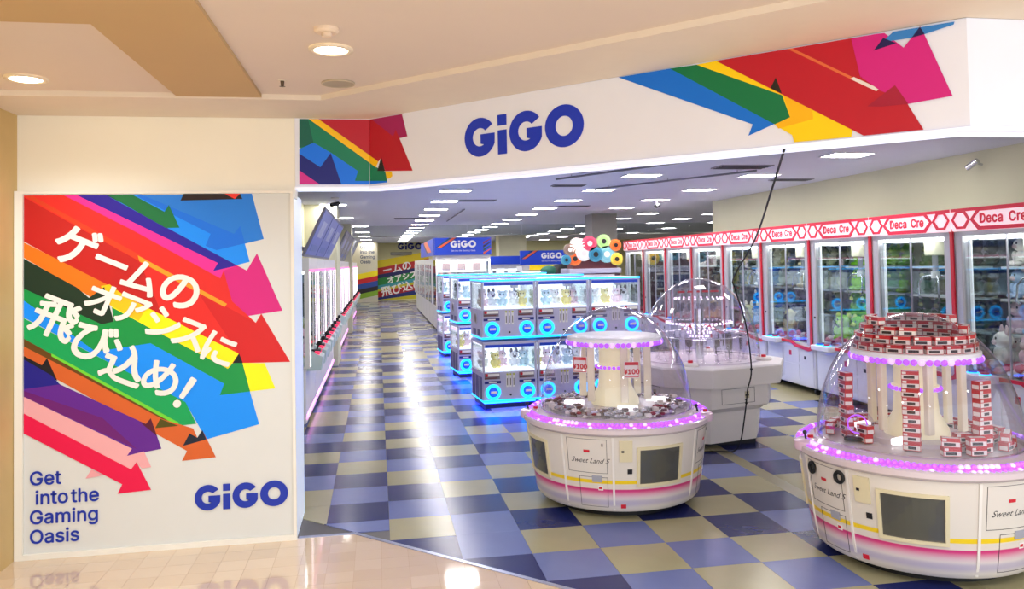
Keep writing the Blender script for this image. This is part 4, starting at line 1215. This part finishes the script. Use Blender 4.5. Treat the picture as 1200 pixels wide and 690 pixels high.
LOOK = [  # colours of the toys (from the front of the row backwards), accent, ears, label words
    (((236, 232, 226), (240, 206, 220), (176, 200, 236)), (226, 196, 200), 'ears', 'white and pastel plush toys'),
    (((34, 74, 40), (52, 92, 44), (70, 84, 52)), (120, 130, 80), 'round', 'dark green plush toys'),
    (((150, 214, 30), (120, 196, 40), (60, 140, 60)), (220, 236, 120), 'round', 'lime green plush toys'),
    (((216, 204, 160), (60, 56, 52), (196, 186, 150)), (40, 38, 36), 'ears', 'beige and black plush toys'),
    (((196, 190, 120), (60, 130, 200), (230, 226, 214)), (240, 236, 220), 'ears', 'blue and sand plush toys'),
    (((226, 196, 30), (120, 120, 116), (90, 100, 90)), (240, 230, 190), 'round', 'yellow and grey plush toys'),
    (((196, 160, 170), (170, 150, 150), (150, 130, 140)), (226, 200, 200), 'round', 'dusty pink plush toys'),
    (((110, 124, 140), (130, 140, 150), (90, 100, 110)), (200, 204, 210), 'ears', 'slate blue plush toys'),
    (((130, 126, 124), (150, 140, 120), (100, 100, 96)), (200, 196, 190), 'ears', 'stone grey plush toys')]
CN = [('white', 'pastel pink', 'pastel blue'), ('dark green', 'moss green', 'olive green'), ('lime green', 'bright green', 'mid green'), ('beige', 'charcoal', 'tan'), ('sand', 'blue', 'off-white'),
      ('yellow', 'mid grey', 'grey green'), ('dusty pink', 'taupe', 'mauve'), ('slate blue', 'pale slate', 'dark slate'), ('stone grey', 'khaki', 'dark grey')]
for n in range(9):
    y = 5.10 + 1.195 * n + DW / 2 - .01
    o = deca if n == 0 else copy_tree(deca)
    cols, acc, kind, words = LOOK[n]
    place(o, (DX0, y, 0), -math.pi / 2, 'red framed claw machine filled with ' + words)
    rr = random.Random(40 + n)
    for r, (z, dpt, s) in enumerate(((.645, .50, 1.0), (.955, .52, .95), (1.265, .54, .85), (1.555, .56, .75))):
        for k in range(5):
            lx = -.46 + .215 * k + rr.uniform(-.015, .015)
            c = cols[(k + r) % 3] if n in (0, 3, 4, 6, 7, 8) else cols[r % 3 if k % 2 else (r + k) % 2]
            plush(c, acc, kind, (DX0 + dpt, y - lx, z), -math.pi / 2 + rr.uniform(-.2, .2), s * rr.uniform(.98, 1.12), '%s plush toy on the %s shelf, claw machine of %s' % (CN[n][cols.index(c)], ('bottom', 'second', 'third', 'top')[r], words.replace(' plush', '')), words + ' on the shelves')
    for k in range(3):
        lx = -.36 + .30 * k
        plush(cols[k % 2], acc, kind, (DX0 + .26, y - lx, .69), -math.pi / 2 + rr.uniform(-.5, .5), 1.0, '%s plush toy lying in pink filler, claw machine of %s' % (CN[n][k % 2], words.replace(' plush', '')), words + ' lying on the filler')
    # pink filler bed
    b = MB()
    for k in range(110):
        b.ball((DX0 + rr.uniform(.10, .34), y + rr.uniform(-.48, .53), .63 + .09 * rr.random()), .045, .04, .032, 6, 4, rr.choice((0, 0, 1, 2)))
    f_ = b.build('crumpled_filler', FLUFF)
    f_['kind'] = 'stuff'
    tag(f_, 'bed of crumpled pink filler under ' + words, 'filler')

# ------------------------------------------------------------------ blue-lit two-deck crane cabinets
BW, BD, BH = .645, .64, 1.475
CAB = mat('blue_cab_body', (190, 188, 216), .35, var=.03)
CAB_IN = mat('blue_cab_inside', (244, 244, 250), .5, emit=.9, ec=(240, 244, 255), var=0)
BTN = mat('blue_dome_button', (24, 80, 214), .2, emit=.5, ec=(20, 90, 255), var=.05, coat=.5)
def make_blue():
    t = thing('crane_cabinet', 'x', 'crane game', (0, 0, 0), 0, 'blue lit crane cabinets')
    w = BW / 2
    MB().box(-w + .03, w - .03, .04, BD - .04, 0, .07).build('plinth', DARK, t)
    MB().box(-w + .02, w - .02, .02, BD - .02, .062, .072).build('underglow_strip', LED_B, t)
    for lv, z in enumerate((.085, .80)):
        c = MB().rbox(-w, w, 0, BD, z, z + .335, .012).build('control_box', CAB, t)
        MB().box(-w, w, -.006, .004, z - .004, z + .018).build('cyan_edge', LED_C, c)
        MB().box(-w - .004, -w + .004, 0, BD, z - .004, z + .012).build('cyan_side_edge', LED_C, c)
        for x in (-.205, .205):
            q = MB().cyl((x, -.008, z + .108), (x, .001, z + .108), .088, 28).build('button_halo', LED_C, c)
            MB().cyl((x, -.008, z + .108), (x, -.02, z + .108), .055, 20).ball((x, -.018, z + .108), .05, .02, .05, 14, 8).build('dome_button', BTN, q, True)
            MB().box(x - .035, x + .035, -.040, -.036, z + .100, z + .124).build('button_label', PAPER, q)
            MB().box(x - .10, x + .09, -.006, .001, z + .205, z + .235).build('navy_strip', NAVY, c)
            MB().box(x - .05, x + .04, -.008, -.005, z + .212, z + .227).build('strip_print', PAPER, c)
            lb = MB().box(x - .10, x + .08, -.006, .001, z + .255, z + .325).build('price_plate', mat('plate_grey', (120, 112, 124), .4, var=.06), c)
            MB().box(x - .06, x + .075, -.008, -.005, z + .288, z + .318).build('price_print', PAPER, lb)
            MB().box(x - .098, x + .05, -.008, -.005, z + .262, z + .275).build('price_line', mat('brown_line', (110, 60, 62), .5), lb)
            MB().cyl((x - .075, -.005, z + .302), (x - .075, -.011, z + .302), .017, 12).build('red_dot', RED, lb)
        for x in (-.038, 0, .038):
            s_ = MB().box(x - .012, x + .012, -.008, .001, z + .16, z + .30).build('coin_slot', WHITE, c)
            MB().box(x - .004, x + .004, -.010, -.007, z + .18, z + .26).build('slot_gap', DARK, s_)
            MB().cyl((x, -.007, z + .305), (x, -.012, z + .305), .011, 10).build('slot_lamp', mat('lamp_yellow', (200, 200, 60), .4), s_)
        MB().cyl((0, -.001, z + .07), (0, -.008, z + .07), .012, 12).build('lock', DARK, c)
        # window box
        z0, z1 = z + .335, z + .335 + (.30 if lv == 0 else .295)
        MB().box(-w + .02, w - .02, BD - .03, BD - .01, z0, z1).build('back_light_panel', CAB_IN, t)
        MB().box(-w + .02, w - .02, .02, BD - .02, z0, z0 + .012).build('prize_floor', CAB_IN, t)
        for x in (-w + .012, w - .012):
            for y in (.012, BD - .012):
                MB().box(x - .012, x + .012, y - .012, y + .012, z0, z1 + .03).build('corner_post', LAV, t)
        MB().box(-w + .024, w - .024, .006, .012, z0, z1).build('front_glass', PANE, t)
        MB().box(-w + .004, -w + .009, .024, BD - .024, z0, z1).build('side_glass', PANE, t)
        MB().box(w - .009, w - .004, .024, BD - .024, z0, z1).build('side_glass', PANE, t)
        MB().box(-w, w, 0, BD, z1 + .012, z1 + .045).build('deck_cap', CAB, t)
        MB().box(-w + .03, w - .03, .0, .02, z1 - .022, z1 + .012).build('blue_header', BLUE, t)
        MB().box(-w + .05, w - .05, .03, .07, z1 - .004, z1 + .012).build('inside_light', LED_W, t)
        # little crane
        g = MB().rbox(.10, .18, .24, .32, z1 - .06, z1 - .005, .01).build('crane_head', GREY, t)
        MB().cyl((.14, .28, z1 - .06), (.14, .28, z1 - .10), .014, 10).build('crane_shaft', GREY, g)
        for s in (-1, 1):
            MB().tube([(.14 + s * .012, .28, z1 - .10), (.14 + s * .05, .28, z1 - .12), (.14 + s * .05, .28, z1 - .165), (.14 + s * .03, .28, z1 - .18)], .005, 6).build('crane_claw', DARK, g)
    MB().box(-w, w, -.002, .012, BH - .018, BH).build('top_cyan_edge', LED_C, t)
    MB().box(-w, w, BD - .012, BD + .002, BH - .018, BH).build('top_cyan_edge', LED_C, t)
    MB().box(-w - .002, -w + .01, 0, BD, BH - .014, BH).build('top_cyan_edge', LED_C, t)
    # left flank: speaker and vents
    for z in (.95, .98):
        pass
    sp = MB().cyl((-w - .006, .32, 1.02), (-w + .002, .32, 1.02), .06, 20).build('side_speaker', mat('speaker_bronze', (96, 84, 76), .5, var=.1), t)
    MB().torus((-w - .005, .32, 1.02), .06, .008, 24, 6, axis='x').build('speaker_ring', ALU, sp)
    for k in range(3):
        MB().box(-w - .004, -w + .002, .06 + .19 * k, .20 + .19 * k, .10, .36).build('side_vent', NAVY, t)
    for k in range(2):
        MB().box(-w - .004, -w + .002, .10 + .24 * k, .24 + .24 * k, .83, .90).build('side_badge', NAVY, t)
    return t
blue = make_blue()
PALE = [((246, 244, 240), (236, 226, 226), 'round', 'white'), ((240, 224, 150), (250, 240, 200), 'round', 'cream yellow'), ((246, 216, 226), (250, 236, 240), 'ears', 'blush pink'), ((240, 240, 246), (120, 116, 124), 'ears', 'white and grey'), ((206, 230, 240), (240, 248, 250), 'round', 'ice blue')]
PRIZE = [((238, 232, 226), (226, 196, 200), 'round', 'white'), ((232, 206, 96), (250, 236, 180), 'ears', 'yellow'), ((240, 190, 206), (250, 230, 236), 'ears', 'pink'), ((96, 92, 100), (210, 206, 206), 'round', 'charcoal'), ((168, 214, 232), (236, 246, 250), 'round', 'pale blue')]
RANG = math.radians(5)
first = True
for row, (x0, y0, zz) in enumerate(((1.16, 8.95, 0), (1.13, 11.48, 0), (1.13, 14.15, 0))):
    for u in range(3):
        d = (u + .5) * (BW + .012)
        x, y = x0 + d * math.cos(RANG), y0 + d * math.sin(RANG)
        o = blue if first else copy_tree(blue)
        first = False
        place(o, (x, y, 0), RANG, 'two-deck crane cabinet with cyan edges, %s, %s row from the dome machines' % (('aisle end', 'middle', 'far end')[u], ('first', 'second', 'third')[row]))
        if row == 0 or u == 0:
            for lv, z in enumerate((.434, 1.148)):
                for k in range(5):
                    rr = random.Random(row * 100 + u * 10 + lv * 5 + k)
                    c, acc, kind, nm = PALE[(k + u + lv * 2 + row) % 5]
                    lx, ly = -.24 + .12 * k, rr.uniform(.24, .42)
                    wx = x + lx * math.cos(RANG) - ly * math.sin(RANG)
                    wy = y + lx * math.sin(RANG) + ly * math.cos(RANG)
                    plush(c, acc, kind, (wx, wy, z), rr.uniform(-.5, .5), .62, 'small %s plush prize behind the %s window of a cyan edged cabinet' % (nm, ('lower', 'upper')[lv]), 'small plush prizes in the cyan edged cabinets')
# ------------------------------------------------------------------ tall prize cabinets along the left aisle and behind
def make_cab(w, d, h, head=None, ctrl=True, led=LED_P, back=None):
    """front faces -Y"""
    t = thing('prize_cabinet', 'x', 'crane game')
    MB().rbox(-w / 2 + .02, w / 2 - .02, .08, d, .05, .62, .02).build('lower_cabinet', WHITE, t)
    MB().box(-w / 2 + .06, w / 2 - .06, .12, d - .04, 0, .06).build('plinth', BLACK, t)
    MB().box(-w / 2 + .02, w / 2 - .02, d - .03, d, .62, h - .12).build('back_panel', back or mat('cab_back', (196, 196, 204), .5, var=.1, scale=5), t)
    MB().box(-w / 2 + .02, w / 2 - .02, .06, d, .62, .64).build('bed', WHITE, t)
    MB().box(-w / 2, w / 2, .04, d, h - .14, h).build('top_box', WHITE, t)
    for x in (-w / 2 + .02, w / 2 - .02):
        p = MB().box(x - .02, x + .02, .04, .09, .62, h - .14).build('front_post', WHITE, t)
        MB().box(x - .010, x + .010, .030, .041, .64, h - .14).build('post_light', led, p)
    MB().box(-.012, .012, .045, .06, .64, h - .14).build('door_mullion', WHITE, t)
    MB().box(-w / 2 + .04, -.012, .05, .056, .64, h - .14).build('glass_door', PANE, t)
    MB().box(.012, w / 2 - .04, .05, .056, .64, h - .14).build('glass_door', PANE, t)
    for x in (-w / 2 + .004, w / 2 - .010):
        MB().box(x, x + .006, .09, d - .03, .64, h - .14).build('side_glass', PANE, t)
    MB().box(-w / 2 + .05, w / 2 - .05, .10, .14, h - .17, h - .145).build('inside_light', LED_W, t)
    g = MB().rbox(-.06, .06, d * .45, d * .45 + .12, h - .30, h - .17, .02).build('claw_carriage', GREY, t)
    for s in (-1, 1):
        MB().tube([(s * .02, d * .5, h - .30), (s * .12, d * .5, h - .36), (s * .13, d * .5, h - .48), (s * .08, d * .5, h - .52)], .009, 6).build('claw_arm', CHROME, g)
    if ctrl:
        MB().box(-w / 2 + .01, w / 2 - .01, .028, .04, h - .15, h - .12).build('pink_top_light', mat('top_pink', (250, 150, 200), .5, emit=.5, ec=(250, 120, 190), var=0), t)
        for sx in (-.25, .25):
            c = MB()
            c.add([(sx * w - .17, -.08, .72), (sx * w + .17, -.08, .72), (sx * w + .17, .08, .80), (sx * w - .17, .08, .80), (sx * w - .17, -.06, .58), (sx * w + .17, -.06, .58), (sx * w + .17, .08, .58), (sx * w - .17, .08, .58)],
                  [(0, 1, 2, 3), (7, 6, 5, 4), (4, 5, 1, 0), (5, 6, 2, 1), (6, 7, 3, 2), (7, 4, 0, 3)])
            cc = c.build('control_deck', mat('deck_mint', (190, 210, 206), .35, var=.04), t)
            MB().cyl((sx * w, 0, .76), (sx * w, -.03, .84), .009, 8).ball((sx * w, -.035, .85), .026, n=10, k=7).build('joystick', BLACK, cc)
            MB().rbox(sx * w - .07, sx * w + .07, -.05, .05, .755, .785, .015).build('joystick_base', BLACK, cc)
            for q in (-.12, .12):
                MB().cyl((sx * w + q, -.02, .745), (sx * w + q, -.025, .775), .028, 14).build('push_button', mat('button_pinkred', (236, 60, 96), .3, emit=.6, ec=(255, 60, 100)), cc)
        MB().box(-w / 2 + .03, w / 2 - .03, .070, .082, .10, .14).build('kick_light', mat('kick_pink', (250, 180, 240), .5, emit=1.4, ec=(250, 150, 240), var=0), t)
    return t
left = make_cab(1.22, .42, 1.76)
names = ['nearest the light box poster', 'second along from the light box poster', 'third along from the light box poster', 'just before the first wall pillar']
sets = [(8.35 + 1.26 * k, 'white prize cabinet with joysticks %s' % names[k]) for k in range(4)]
sets += [(14.75 + 1.26 * k, 'white prize cabinet with joysticks %s' % s) for k, s in enumerate(('just behind the first wall pillar', 'second behind the first wall pillar', 'third behind the first wall pillar', 'just before the second wall pillar'))]
sets += [(20.95 + 1.26 * k, 'white prize cabinet with joysticks %s' % s) for k, s in enumerate(('just behind the second wall pillar', 'second behind the second wall pillar', 'third behind the second wall pillar', 'fourth behind the second wall pillar', 'last before the striped end wall'))]
for n, (y, lab) in enumerate(sets):
    o = left if n == 0 else copy_tree(left)
    place(o, (-.66, y + .63, 0), math.pi / 2, lab, 'white prize cabinets along the left aisle')
    rr = random.Random(n)
    for k in range(4):
        c, acc, kind, nm = PRIZE[(k + n) % 5]
        plush(c, acc, kind, (-.88 - .05 * (k % 2), y + .20 + .27 * k, .645), math.pi / 2 + rr.uniform(-.4, .4), 1.15, '%s plush prize inside a left aisle cabinet' % nm, 'plush prizes in the left aisle cabinets')
# leaning overhead screens
SCR = mat('screen_blue', (70, 82, 150), .3, emit=.25, ec=(80, 96, 190), var=.25, scale=3)
def screen(y0, y1, label, group, lit):
    t = thing('overhead_screen', label, 'screen', (-.80, (y0 + y1) / 2, 1.78), 0, group)
    h = (y1 - y0) / 2 - .02
    def F(u, v, d):
        return (.0 + v * .42 + d * .92, u, v * .9 - d * .4)
    MB().sheet([(-h, 0), (h, 0), (h, .60), (-h, .60)], lambda u, v, d: F(u, v, d - .03), th=.03).build('casing', mat('screen_case', (140, 138, 150), .5, var=.05), t)
    s = MB().sheet([(-h + .03, .03), (h - .03, .03), (h - .03, .57), (-h + .03, .57)], F, th=.004).build('screen_face', SCR if lit else mat('screen_grey', (150, 150, 160), .4, var=.2, scale=3), t)
    MB().sheet([(-h * .45, .26), (h * .45, .26), (h * .45, .46), (-h * .45, .46)], lambda u, v, d: F(u, v, d + .004), th=.002).build('screen_picture', mat('picture_pale', (186, 190, 220), .4, var=.4, scale=12), s)
    MB().sheet([(-h * .6, .08), (h * .6, .08), (h * .6, .16), (-h * .6, .16)], lambda u, v, d: F(u, v, d + .004), th=.002).build('screen_caption', mat('caption_blue', (110, 126, 190), .4, var=.3, scale=20), s)
    MB().tube([(.02, 0, .05), (-.36, 0, .20)], .012, 8).build('wall_arm', GREY, t)
for k in range(3):
    screen(8.9 + 1.5 * k, 10.4 + 1.5 * k, 'leaning blue overhead screen %s above the left aisle cabinets' % ('nearest the poster box', 'in the middle of three', 'next to the first pillar')[k], 'blue overhead screens', True)
for k in range(3):
    screen(15.0 + 1.55 * k, 16.5 + 1.55 * k, 'leaning grey overhead panel %s between the two wall pillars' % ('closest to the first pillar', 'in the middle of three', 'closest to the second pillar')[k], 'grey overhead panels', False)
screen(21.2, 23.6, 'leaning grey overhead panel beyond the second wall pillar', 'grey overhead panels', False)

# ------------------------------------------------------------------ cabinets with blue wordmark headers
HEAD_B = mat('header_blue', (16, 58, 178), .4, emit=.15, ec=(16, 60, 200), var=.03)
OR = [mat('stripe_orange', (222, 92, 40), .4), mat('stripe_green', (20, 70, 44), .4), mat('stripe_black', (24, 20, 26), .4), mat('stripe_wine', (130, 30, 50), .4)]
def header(parent, w, z0, z1, y, left_ear=True):
    F = lambda u, v, d: (u, y - d, v)
    hb_ = MB().box(-w / 2, w / 2, y, y + .10, z0, z1).build('wordmark_header', HEAD_B, parent)
    hh = z1 - z0
    for k, (u0, wd, mi) in enumerate(((-.02, .05, 1), (.05, .09, 0), (.15, .02, 2))):
        a = -w / 2 + u0 * 1.0
        pts = [(a, z0 + hh * .42), (a + hh * .9, z1), (a + hh * .9 + wd, z1), (a + wd, z0 + hh * .42)]
        pts = [(min(max(p[0], -w / 2), w / 2), p[1]) for p in pts]
        MB().sheet(pts, F, th=.004).build('header_stripe', OR[mi], hb_)
    for k, mi in enumerate((3, 2, 1, 0)):
        a = w / 2 - .20
        zz = z1 - .02 - hh * .20 * k
        MB().sheet([(a, zz - hh * .36), (a + .20, zz - hh * .02), (a + .20, zz + hh * .02 if k else zz), (a, zz - hh * .22)], F, th=.004).build('header_stripe', OR[mi], hb_)
    lh = hh * .42
    logo(hb_, lambda u, v, d: F(u, v, d + .001), lh, (-lh * 1.78, z0 + hh * .42), PAPER)
    sp_ = letters('header_smallprint', 'Get into the Gaming Oasis', hh * .17, lambda u, v, d: F(u, v, d), PAPER, hb_, at=(0, z0 + hh * .24), center=True)
    sp_['kind'] = 'stuff'
    return hb_
t = thing('wordmark_cabinet', 'brightly lit prize cabinet with large blue wordmark header beside the aisle', 'crane game', (2.07, 19.2, 0))
q = make_cab(1.34, 1.2, 1.90, ctrl=False, led=LED_W)
for ch in list(q.children):
    ch.parent = t
bpy.data.objects.remove(q)
header(t, 1.38, 1.88, 2.30, -.03)
MB().box(-.60, .60, .30, .32, 1.46, 1.74).build('lit_display_board', mat('display_white', (255, 244, 244), .5, emit=1.6, ec=(255, 240, 242), var=.0), t)
for k in range(3):
    MB().box(-.5 + .38 * k, -.30 + .38 * k, .29, .298, 1.50, 1.68).build('display_print', mat('print_rose', (240, 196, 200), .5, var=.2), t)
MB().box(-.56, -.12, .02, .082, .12, .42).build('flap_door', mat('flap_salmon', (240, 160, 140), .4, emit=.25, ec=(250, 150, 120)), t)
MB().box(-.50, -.20, .02, .08, .50, .56).build('coin_panel', GREY, t)
for k, (x, z, c) in enumerate(((1.56, .645, (130, 40, 50)), (1.86, .645, (150, 60, 60)), (1.66, .98, (110, 50, 60)))):
    plush(c, (236, 200, 200), 'round', (x, 19.62, z), .1, 1.5, 'large maroon plush bear inside the blue header cabinet', 'maroon plush bears')
SH = MB().box(-.71, -.67, .08, 6.0, 1.88, 2.30).build('side_header', HEAD_B, t)
for k, (a0, a1, m_) in enumerate(((1.0, 2.4, OR[0]), (2.5, 2.9, OR[2]))):
    MB().sheet([(a0, 1.97), (a1, 1.97), (a1 - 1.6 if False else a1 + 1.9, 2.29), (a0 + 1.9, 2.29)], lambda u, v, d: (-.711 - d, u, v), th=.004).build('header_stripe', m_, SH)
side = make_cab(1.5, .8, 1.80, led=ALU, ctrl=False, back=mat('cab_back_dark', (60, 62, 66), .5, var=.2, scale=4))
for n in range(6):
    o = side if n == 0 else copy_tree(side)
    place(o, (1.34, 21.4 + 1.55 * n, 0), -math.pi / 2, 'plain white aisle cabinet with dark glass, %s one behind the blue header cabinet' % ('first', 'second', 'third', 'fourth', 'fifth', 'sixth')[n], 'white aisle cabinets behind the wordmark cabinet')
# second wordmark cabinet further right
t = thing('wordmark_cabinet', 'prize cabinet with small blue wordmark header behind the cyan edged rows', 'crane game', (4.65, 20.9, 0))
q = make_cab(1.6, .9, 1.56, ctrl=False, led=LED_W)
for ch in list(q.children):
    ch.parent = t
bpy.data.objects.remove(q)
header(t, 1.72, 1.60, 1.98, -.03)
MB().box(-.6, .2, .0, .03, 1.46, 1.58).build('yellow_banner', mat('banner_yellow', (240, 206, 20), .4, emit=.3, ec=(250, 210, 20)), t)
t = thing('wordmark_cabinet', 'prize cabinet with plain blue header standing between the two wordmark cabinets', 'crane game', (3.55, 22.6, 0))
q = make_cab(1.7, .9, 1.62, ctrl=False, led=LED_W)
for ch in list(q.children):
    ch.parent = t
bpy.data.objects.remove(q)
MB().box(-.86, .86, -.03, .06, 1.62, 1.86).build('blue_header', HEAD_B, t)
for k in range(3):
    MB().box(-.5 + .34 * k, -.26 + .34 * k, .028, .034, 1.10, 1.50).build('poster_card', mat('card_white', (226, 232, 240), .4, emit=.5, var=.1), t)
# large dark and green toy heads standing on the rear row
t = thing('character_bust', 'large rounded black soft bust with green cap behind the cyan edged rows', 'soft toy', (3.78, 16.4, 0))
MB().rbox(-.34, .34, -.2, .3, 0, 1.15, .05).build('stand', DARK, t)
MB().ball((.08, 0, 1.34), .33, .28, .28, 20, 12).build('head', BLACK, t, 'all')
MB().ball((-.20, -.05, 1.46), .19, .2, .13, 16, 10).build('cap', mat('cap_green', (30, 110, 84), .6, var=.1), t, 'all')
# cabinet topped with round glowing discs
t = thing('disc_topped_machine', 'dark cabinet topped with a cluster of colourful round discs', 'arcade game', (4.30, 15.3, 0))
MB().rbox(-.52, .52, 0, .7, .04, 1.42, .03).build('body', mat('rose_dark', (96, 60, 74), .4, var=.1), t)
MB().rbox(-.54, .54, -.04, .74, 1.42, 1.52, .02).build('top_slab', LAV, t)
s = MB().box(-.42, .40, -.012, .004, 1.06, 1.40).build('window_frame', PAPER, t)
MB().box(-.38, .36, -.016, -.011, 1.10, 1.36).build('window_pane', mat('machine_window', (70, 66, 110), .2, var=.4, scale=6), s)
MB().box(-.45, .45, .0, .5, 1.52, 1.70).build('disc_base', mat('brown_red', (110, 50, 58), .5, var=.15), t)
DC = [(226, 96, 30), (226, 226, 226), (40, 120, 150), (120, 180, 190), (236, 190, 60), (200, 60, 90), (150, 200, 120), (120, 96, 80)]
for k, (x, z, r) in enumerate(((-.42, 1.72, .14), (-.24, 1.83, .16), (.0, 1.80, .15), (.24, 1.80, .17), (.44, 1.70, .13), (-.12, 2.02, .15), (.18, 2.06, .14), (-.52, 1.90, .12), (.42, 1.98, .12), (-.38, 2.02, .12), (-.60, 1.70, .10))):
    c = DC[k % 8]
    d = MB().cyl((x, -.04 - .015 * (k % 3), z), (x, .04, z), r, 22).build('round_disc', mat('disc_%d' % (k % 8), tuple(min(255, v + 30) for v in c), .4, var=.2, scale=14), t, True)
    MB().cyl((x, -.05 - .015 * (k % 3), z), (x, -.04 - .015 * (k % 3), z), r * .68, 20).build('disc_face', mat('discface_%d' % (k % 8), c, .3, emit=.25, ec=c), d)
    MB().cyl((x, -.056 - .015 * (k % 3), z), (x, -.05 - .015 * (k % 3), z), r * .35, 16).build('disc_centre', PAPER if k % 2 else DARK, d)
st = MB()
for k in range(14):
    a = 2 * math.pi * k / 14
    st.tube([(-.38, -.08, 1.98), (-.38 + .15 * math.cos(a), -.09, 1.98 + .15 * math.sin(a))], .010, 6)
st.build('light_burst', mat('burst_light', (255, 226, 220), .4, emit=1.2, ec=(255, 220, 210), var=0), t)

# ------------------------------------------------------------------ end wall with stripes and slogan
FW = thing('end_wall_panel', 'cream end wall panel with rainbow stripes and small blue slogan lettering', 'wall graphic', (-.55, 36.0, 0))
MB().box(-.62, .55, 0, 1.2, 0, CEIL).build('panel', mat('end_panel', (200, 194, 172), .6, var=.03), FW)
ST = [((236, 214, 20), .98), ((196, 30, 40), .76), ((40, 70, 150), .52), ((30, 24, 30), .32), ((120, 160, 40), .10)]
for k, (c, z) in enumerate(ST):
    h = .24
    MB().sheet([(-.60, z), (.55, z + .22), (.55, z + .22 + h), (-.60, z + h)], lambda u, v, d: (u, -.002 - d - .001 * (9 - k), v), th=.001).build('printed_stripe', col_mat(c), FW)
for s, z in (('Get', 2.42), ('into the', 2.20), ('Gaming', 1.98), ('Oasis', 1.76)):
    letters('slogan_word', s, .26, lambda u, v, d: (u, -.003 - d, v), mat('slate_ink', (76, 84, 108), .5), FW, bold=.006, at=(-.22, z))
BW_ = thing('wall_mural', 'rainbow striped mural with white lettering on the far wall', 'wall graphic', (1.05, 37.5, 0))
MB().box(-1.1, 1.35, -.03, 0, .0, 2.0).build('mural_sheet', mat('mural_base', (214, 208, 160), .6, var=.03), BW_)
for k, (c, z, h) in enumerate((((232, 206, 30), 1.50, .36), ((186, 34, 36), 1.16, .36), ((28, 34, 90), .96, .24), ((40, 130, 60), .66, .36), ((60, 150, 160), .50, .20), ((200, 186, 40), .38, .16), ((176, 30, 34), .10, .32), ((24, 40, 110), -.10, .24), ((200, 190, 40), -.36, .26))):
    MB().sheet([(-1.1, max(z, .02)), (1.35, max(z + .42, .02)), (1.35, z + h + .42), (-1.1, max(z + h, .03))], lambda u, v, d: (u, -.032 - d - .0008 * k, v), th=.0006).build('printed_stripe', col_mat(c), BW_)
for s, x, z, h in (('ームの', -.15, 1.52, .46), ('オアシスに', .25, 1.12, .36), ('飛び込め！', .15, .62, .50)):
    letters('mural_lettering', s, h, lambda u, v, d: (u, -.042 - d, v), INK, BW_, bold=.012, at=(x, z), center=True, rot=math.radians(12))
SG = thing('wall_wordmark', 'dark blue wordmark letters mounted high on the far wall', 'sign', (1.52, 37.5, 2.42))
logo(SG, lambda u, v, d: (u, -.02 - d, v), .32, (-.57, -.05), mat('dark_logo', (14, 22, 110), .5, var=.02))
for o in SG.children:
    pass
DHEAD = thing('door_head', 'grey door head bar on the far wall above the mural', 'door head', (1.10, 37.5, 2.12))  # stands for a door head; the box form and slot are made up
MB().rbox(-.5, .5, -.22, 0, 0, .14, .02).build('casing', mat('door_head_grey', (130, 126, 112), .5, var=.04), DHEAD)
MB().box(-.45, .45, -.16, -.06, -.006, 0).build('dark_slot', DARK, DHEAD)
